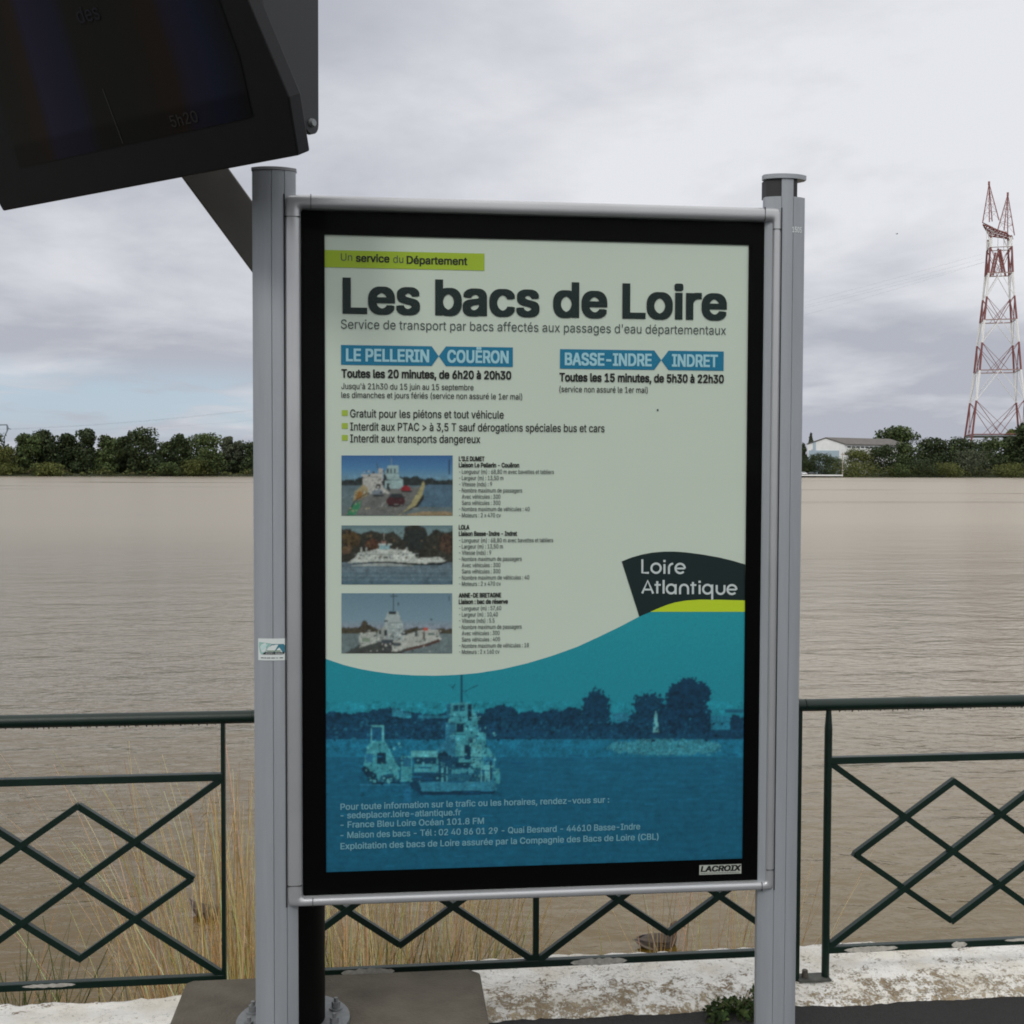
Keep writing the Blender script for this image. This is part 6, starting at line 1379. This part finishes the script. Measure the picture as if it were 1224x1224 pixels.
for (ax_, ay_, bx0, bx1, by0, by1, dY_) in ((1182.2, 219, 1178.5, 1190, 266, 264, -9), (1204.6, 232, 1196, 1208.5, 276, 282, 9)):
    b = MB(); ap = at(ax_, ay_, Yp+dY_); m0 = at(bx0, by0, Yp+dY_); m1 = at(bx1, by1, Yp+dY_); w_ = side*3.2
    ft = [m0+w_, m0-w_, m1-w_, m1+w_]
    for f_ in ft: b.tube(f_, ap, .50, .35, n=5)
    for u in (.25, .45, .62, .78):
        r4 = [f_.lerp(ap, u) for f_ in ft]
        for i in range(4): b.tube(r4[i], r4[(i+1) % 4], .15, n=4); b.tube(r4[i], ft[(i+1) % 4].lerp(ap, max(0, u-.2)), .11, n=4)
    b.tube(ap-Vector((0, 0, 1.5)), ap+Vector((0, 0, 1.5)), 1.0, n=6); b.build('horn', M['pred'], pyl, loc=L)
b = MB()
for c in range(4): b.tube(corner(c, 297), (CL.lerp(CR, .25) if c in (1, 2) else CL.lerp(CR, .75))+side*(3 if c % 2 else -3), .45, n=5)
for u in (.12, .3, .5, .7, .88):
    p_ = CL.lerp(CR, u); b.tube(p_-e3*.6, Vector((p_.x, p_.y, zy(297)-2)), .34, n=4)
b.build('hanger', mat('white_steel', (.78, .78, .77), .6), pyl, loc=L)

# small grey portal pylon far away on the left
Yq = 1500; qp = at(3.5, 532, Yq)
pq = thing('pylon', (qp.x, Yq, WZ+3), 'small distant grey portal pylon at the left edge of the photo', 'pylon'); L = Vector(pq.location); gs = mat('hazy_grey_steel', (.20, .23, .26), .7)
A = lambda x, y_: at(x, y_, Yq)
b = MB()
for x in (-1, 5.4): b.tube(A(x+.5 if x > 0 else x-.5, 545), A(x, 522), .5, n=4); b.tube(A(x-1.4, 545), A(x-.4, 522), .35, n=4)
for y0_ in (540, 534, 528, 522): b.tube(A(-1, y0_), A(5.6, y0_-5), .3, n=4); b.tube(A(5.6, y0_), A(-1, y0_-5), .3, n=4)
b.build('leg', gs, pq, loc=L)
b = MB()
for p0, p1 in (((5.4, 522), (8.6, 515)), ((8.6, 515), (8.4, 507.6)), ((8.4, 507.6), (0, 507.8)), ((0, 507.8), (-4, 510)), ((9.8, 511.6), (8.4, 507.6)), ((8.6, 515), (9.9, 511.6)), ((-1, 522), (-5, 515)), ((-5, 515), (-4, 510))): b.tube(A(*p0), A(*p1), .75, n=5)
b.build('portal', gs, pq, loc=L)
b = MB(); b.tube(A(8.6, 512), A(13, 512.9), .85, .5, n=5); b.build('crossarm', gs, pq, loc=L)
b = MB(); b.tube(A(-5, 512), A(-9, 513), .85, .5, n=5); b.build('crossarm', gs, pq, loc=L)

# cables from the big pylon across to the far left
cmat = mat('cable_aluminium', (.14, .14, .15), .6)
ends = [(CL, 1172.5, 304, 960, 359, 'uppermost thin cable running left from the red and white pylon'), (CL, 1175, 309, 960, 363.5, 'second thin cable below the uppermost one'),
        (CR, 1178, 313, 960, 366, 'third thin cable running left from the pylon'), (CR, 1200, 306, 975, 371, 'lowest thin cable running left from the pylon')]
for i, (c, xs_, ys_, xe, ye, lb) in enumerate(ends):
    s0 = at(xs_, ys_, Yp); m_ = at(xe, ye, Yp+40); e0 = at(9.8 if i < 2 else -5, 513, Yq)
    b = MB(); prev = None
    # parabola through the three points, parameter along the span
    um = (m_.x-s0.x)/(e0.x-s0.x)
    def pt(u):
        y_ = s0.y+(e0.y-s0.y)*u
        k_ = ((m_.z-s0.z)-(e0.z-s0.z)*um)/(um*(um-1))
        return Vector((s0.x+(e0.x-s0.x)*u, y_, s0.z+(e0.z-s0.z)*u+k_*u*(u-1)))
    for u in np.linspace(0, 1, 60):
        p_ = pt(float(u))
        if prev is not None: b.tube(prev, p_, .036, n=4, cap=False)
        prev = p_
    o = b.build('power_cable', cmat, loc=s0); tag(o, lb, 'cable', 'power cables across the river')
b = MB(); bp_ = at(1072, 279.5, 90); 
for s_ in (1, -1): b.add([bp_, bp_+Vector((s_*.10, .02, .05)), bp_+Vector((s_*.2, .0, .02)), bp_+Vector((s_*.1, -.03, .03))], [(0, 1, 2, 3)], None)
b.tube(bp_-Vector((.0, .1, 0)), bp_+Vector((0, .12, 0)), .045, .02, n=8)
tag(b.build('bird', M['seam'], loc=bp_), 'tiny dark bird flying in the grey sky left of the pylon', 'bird')
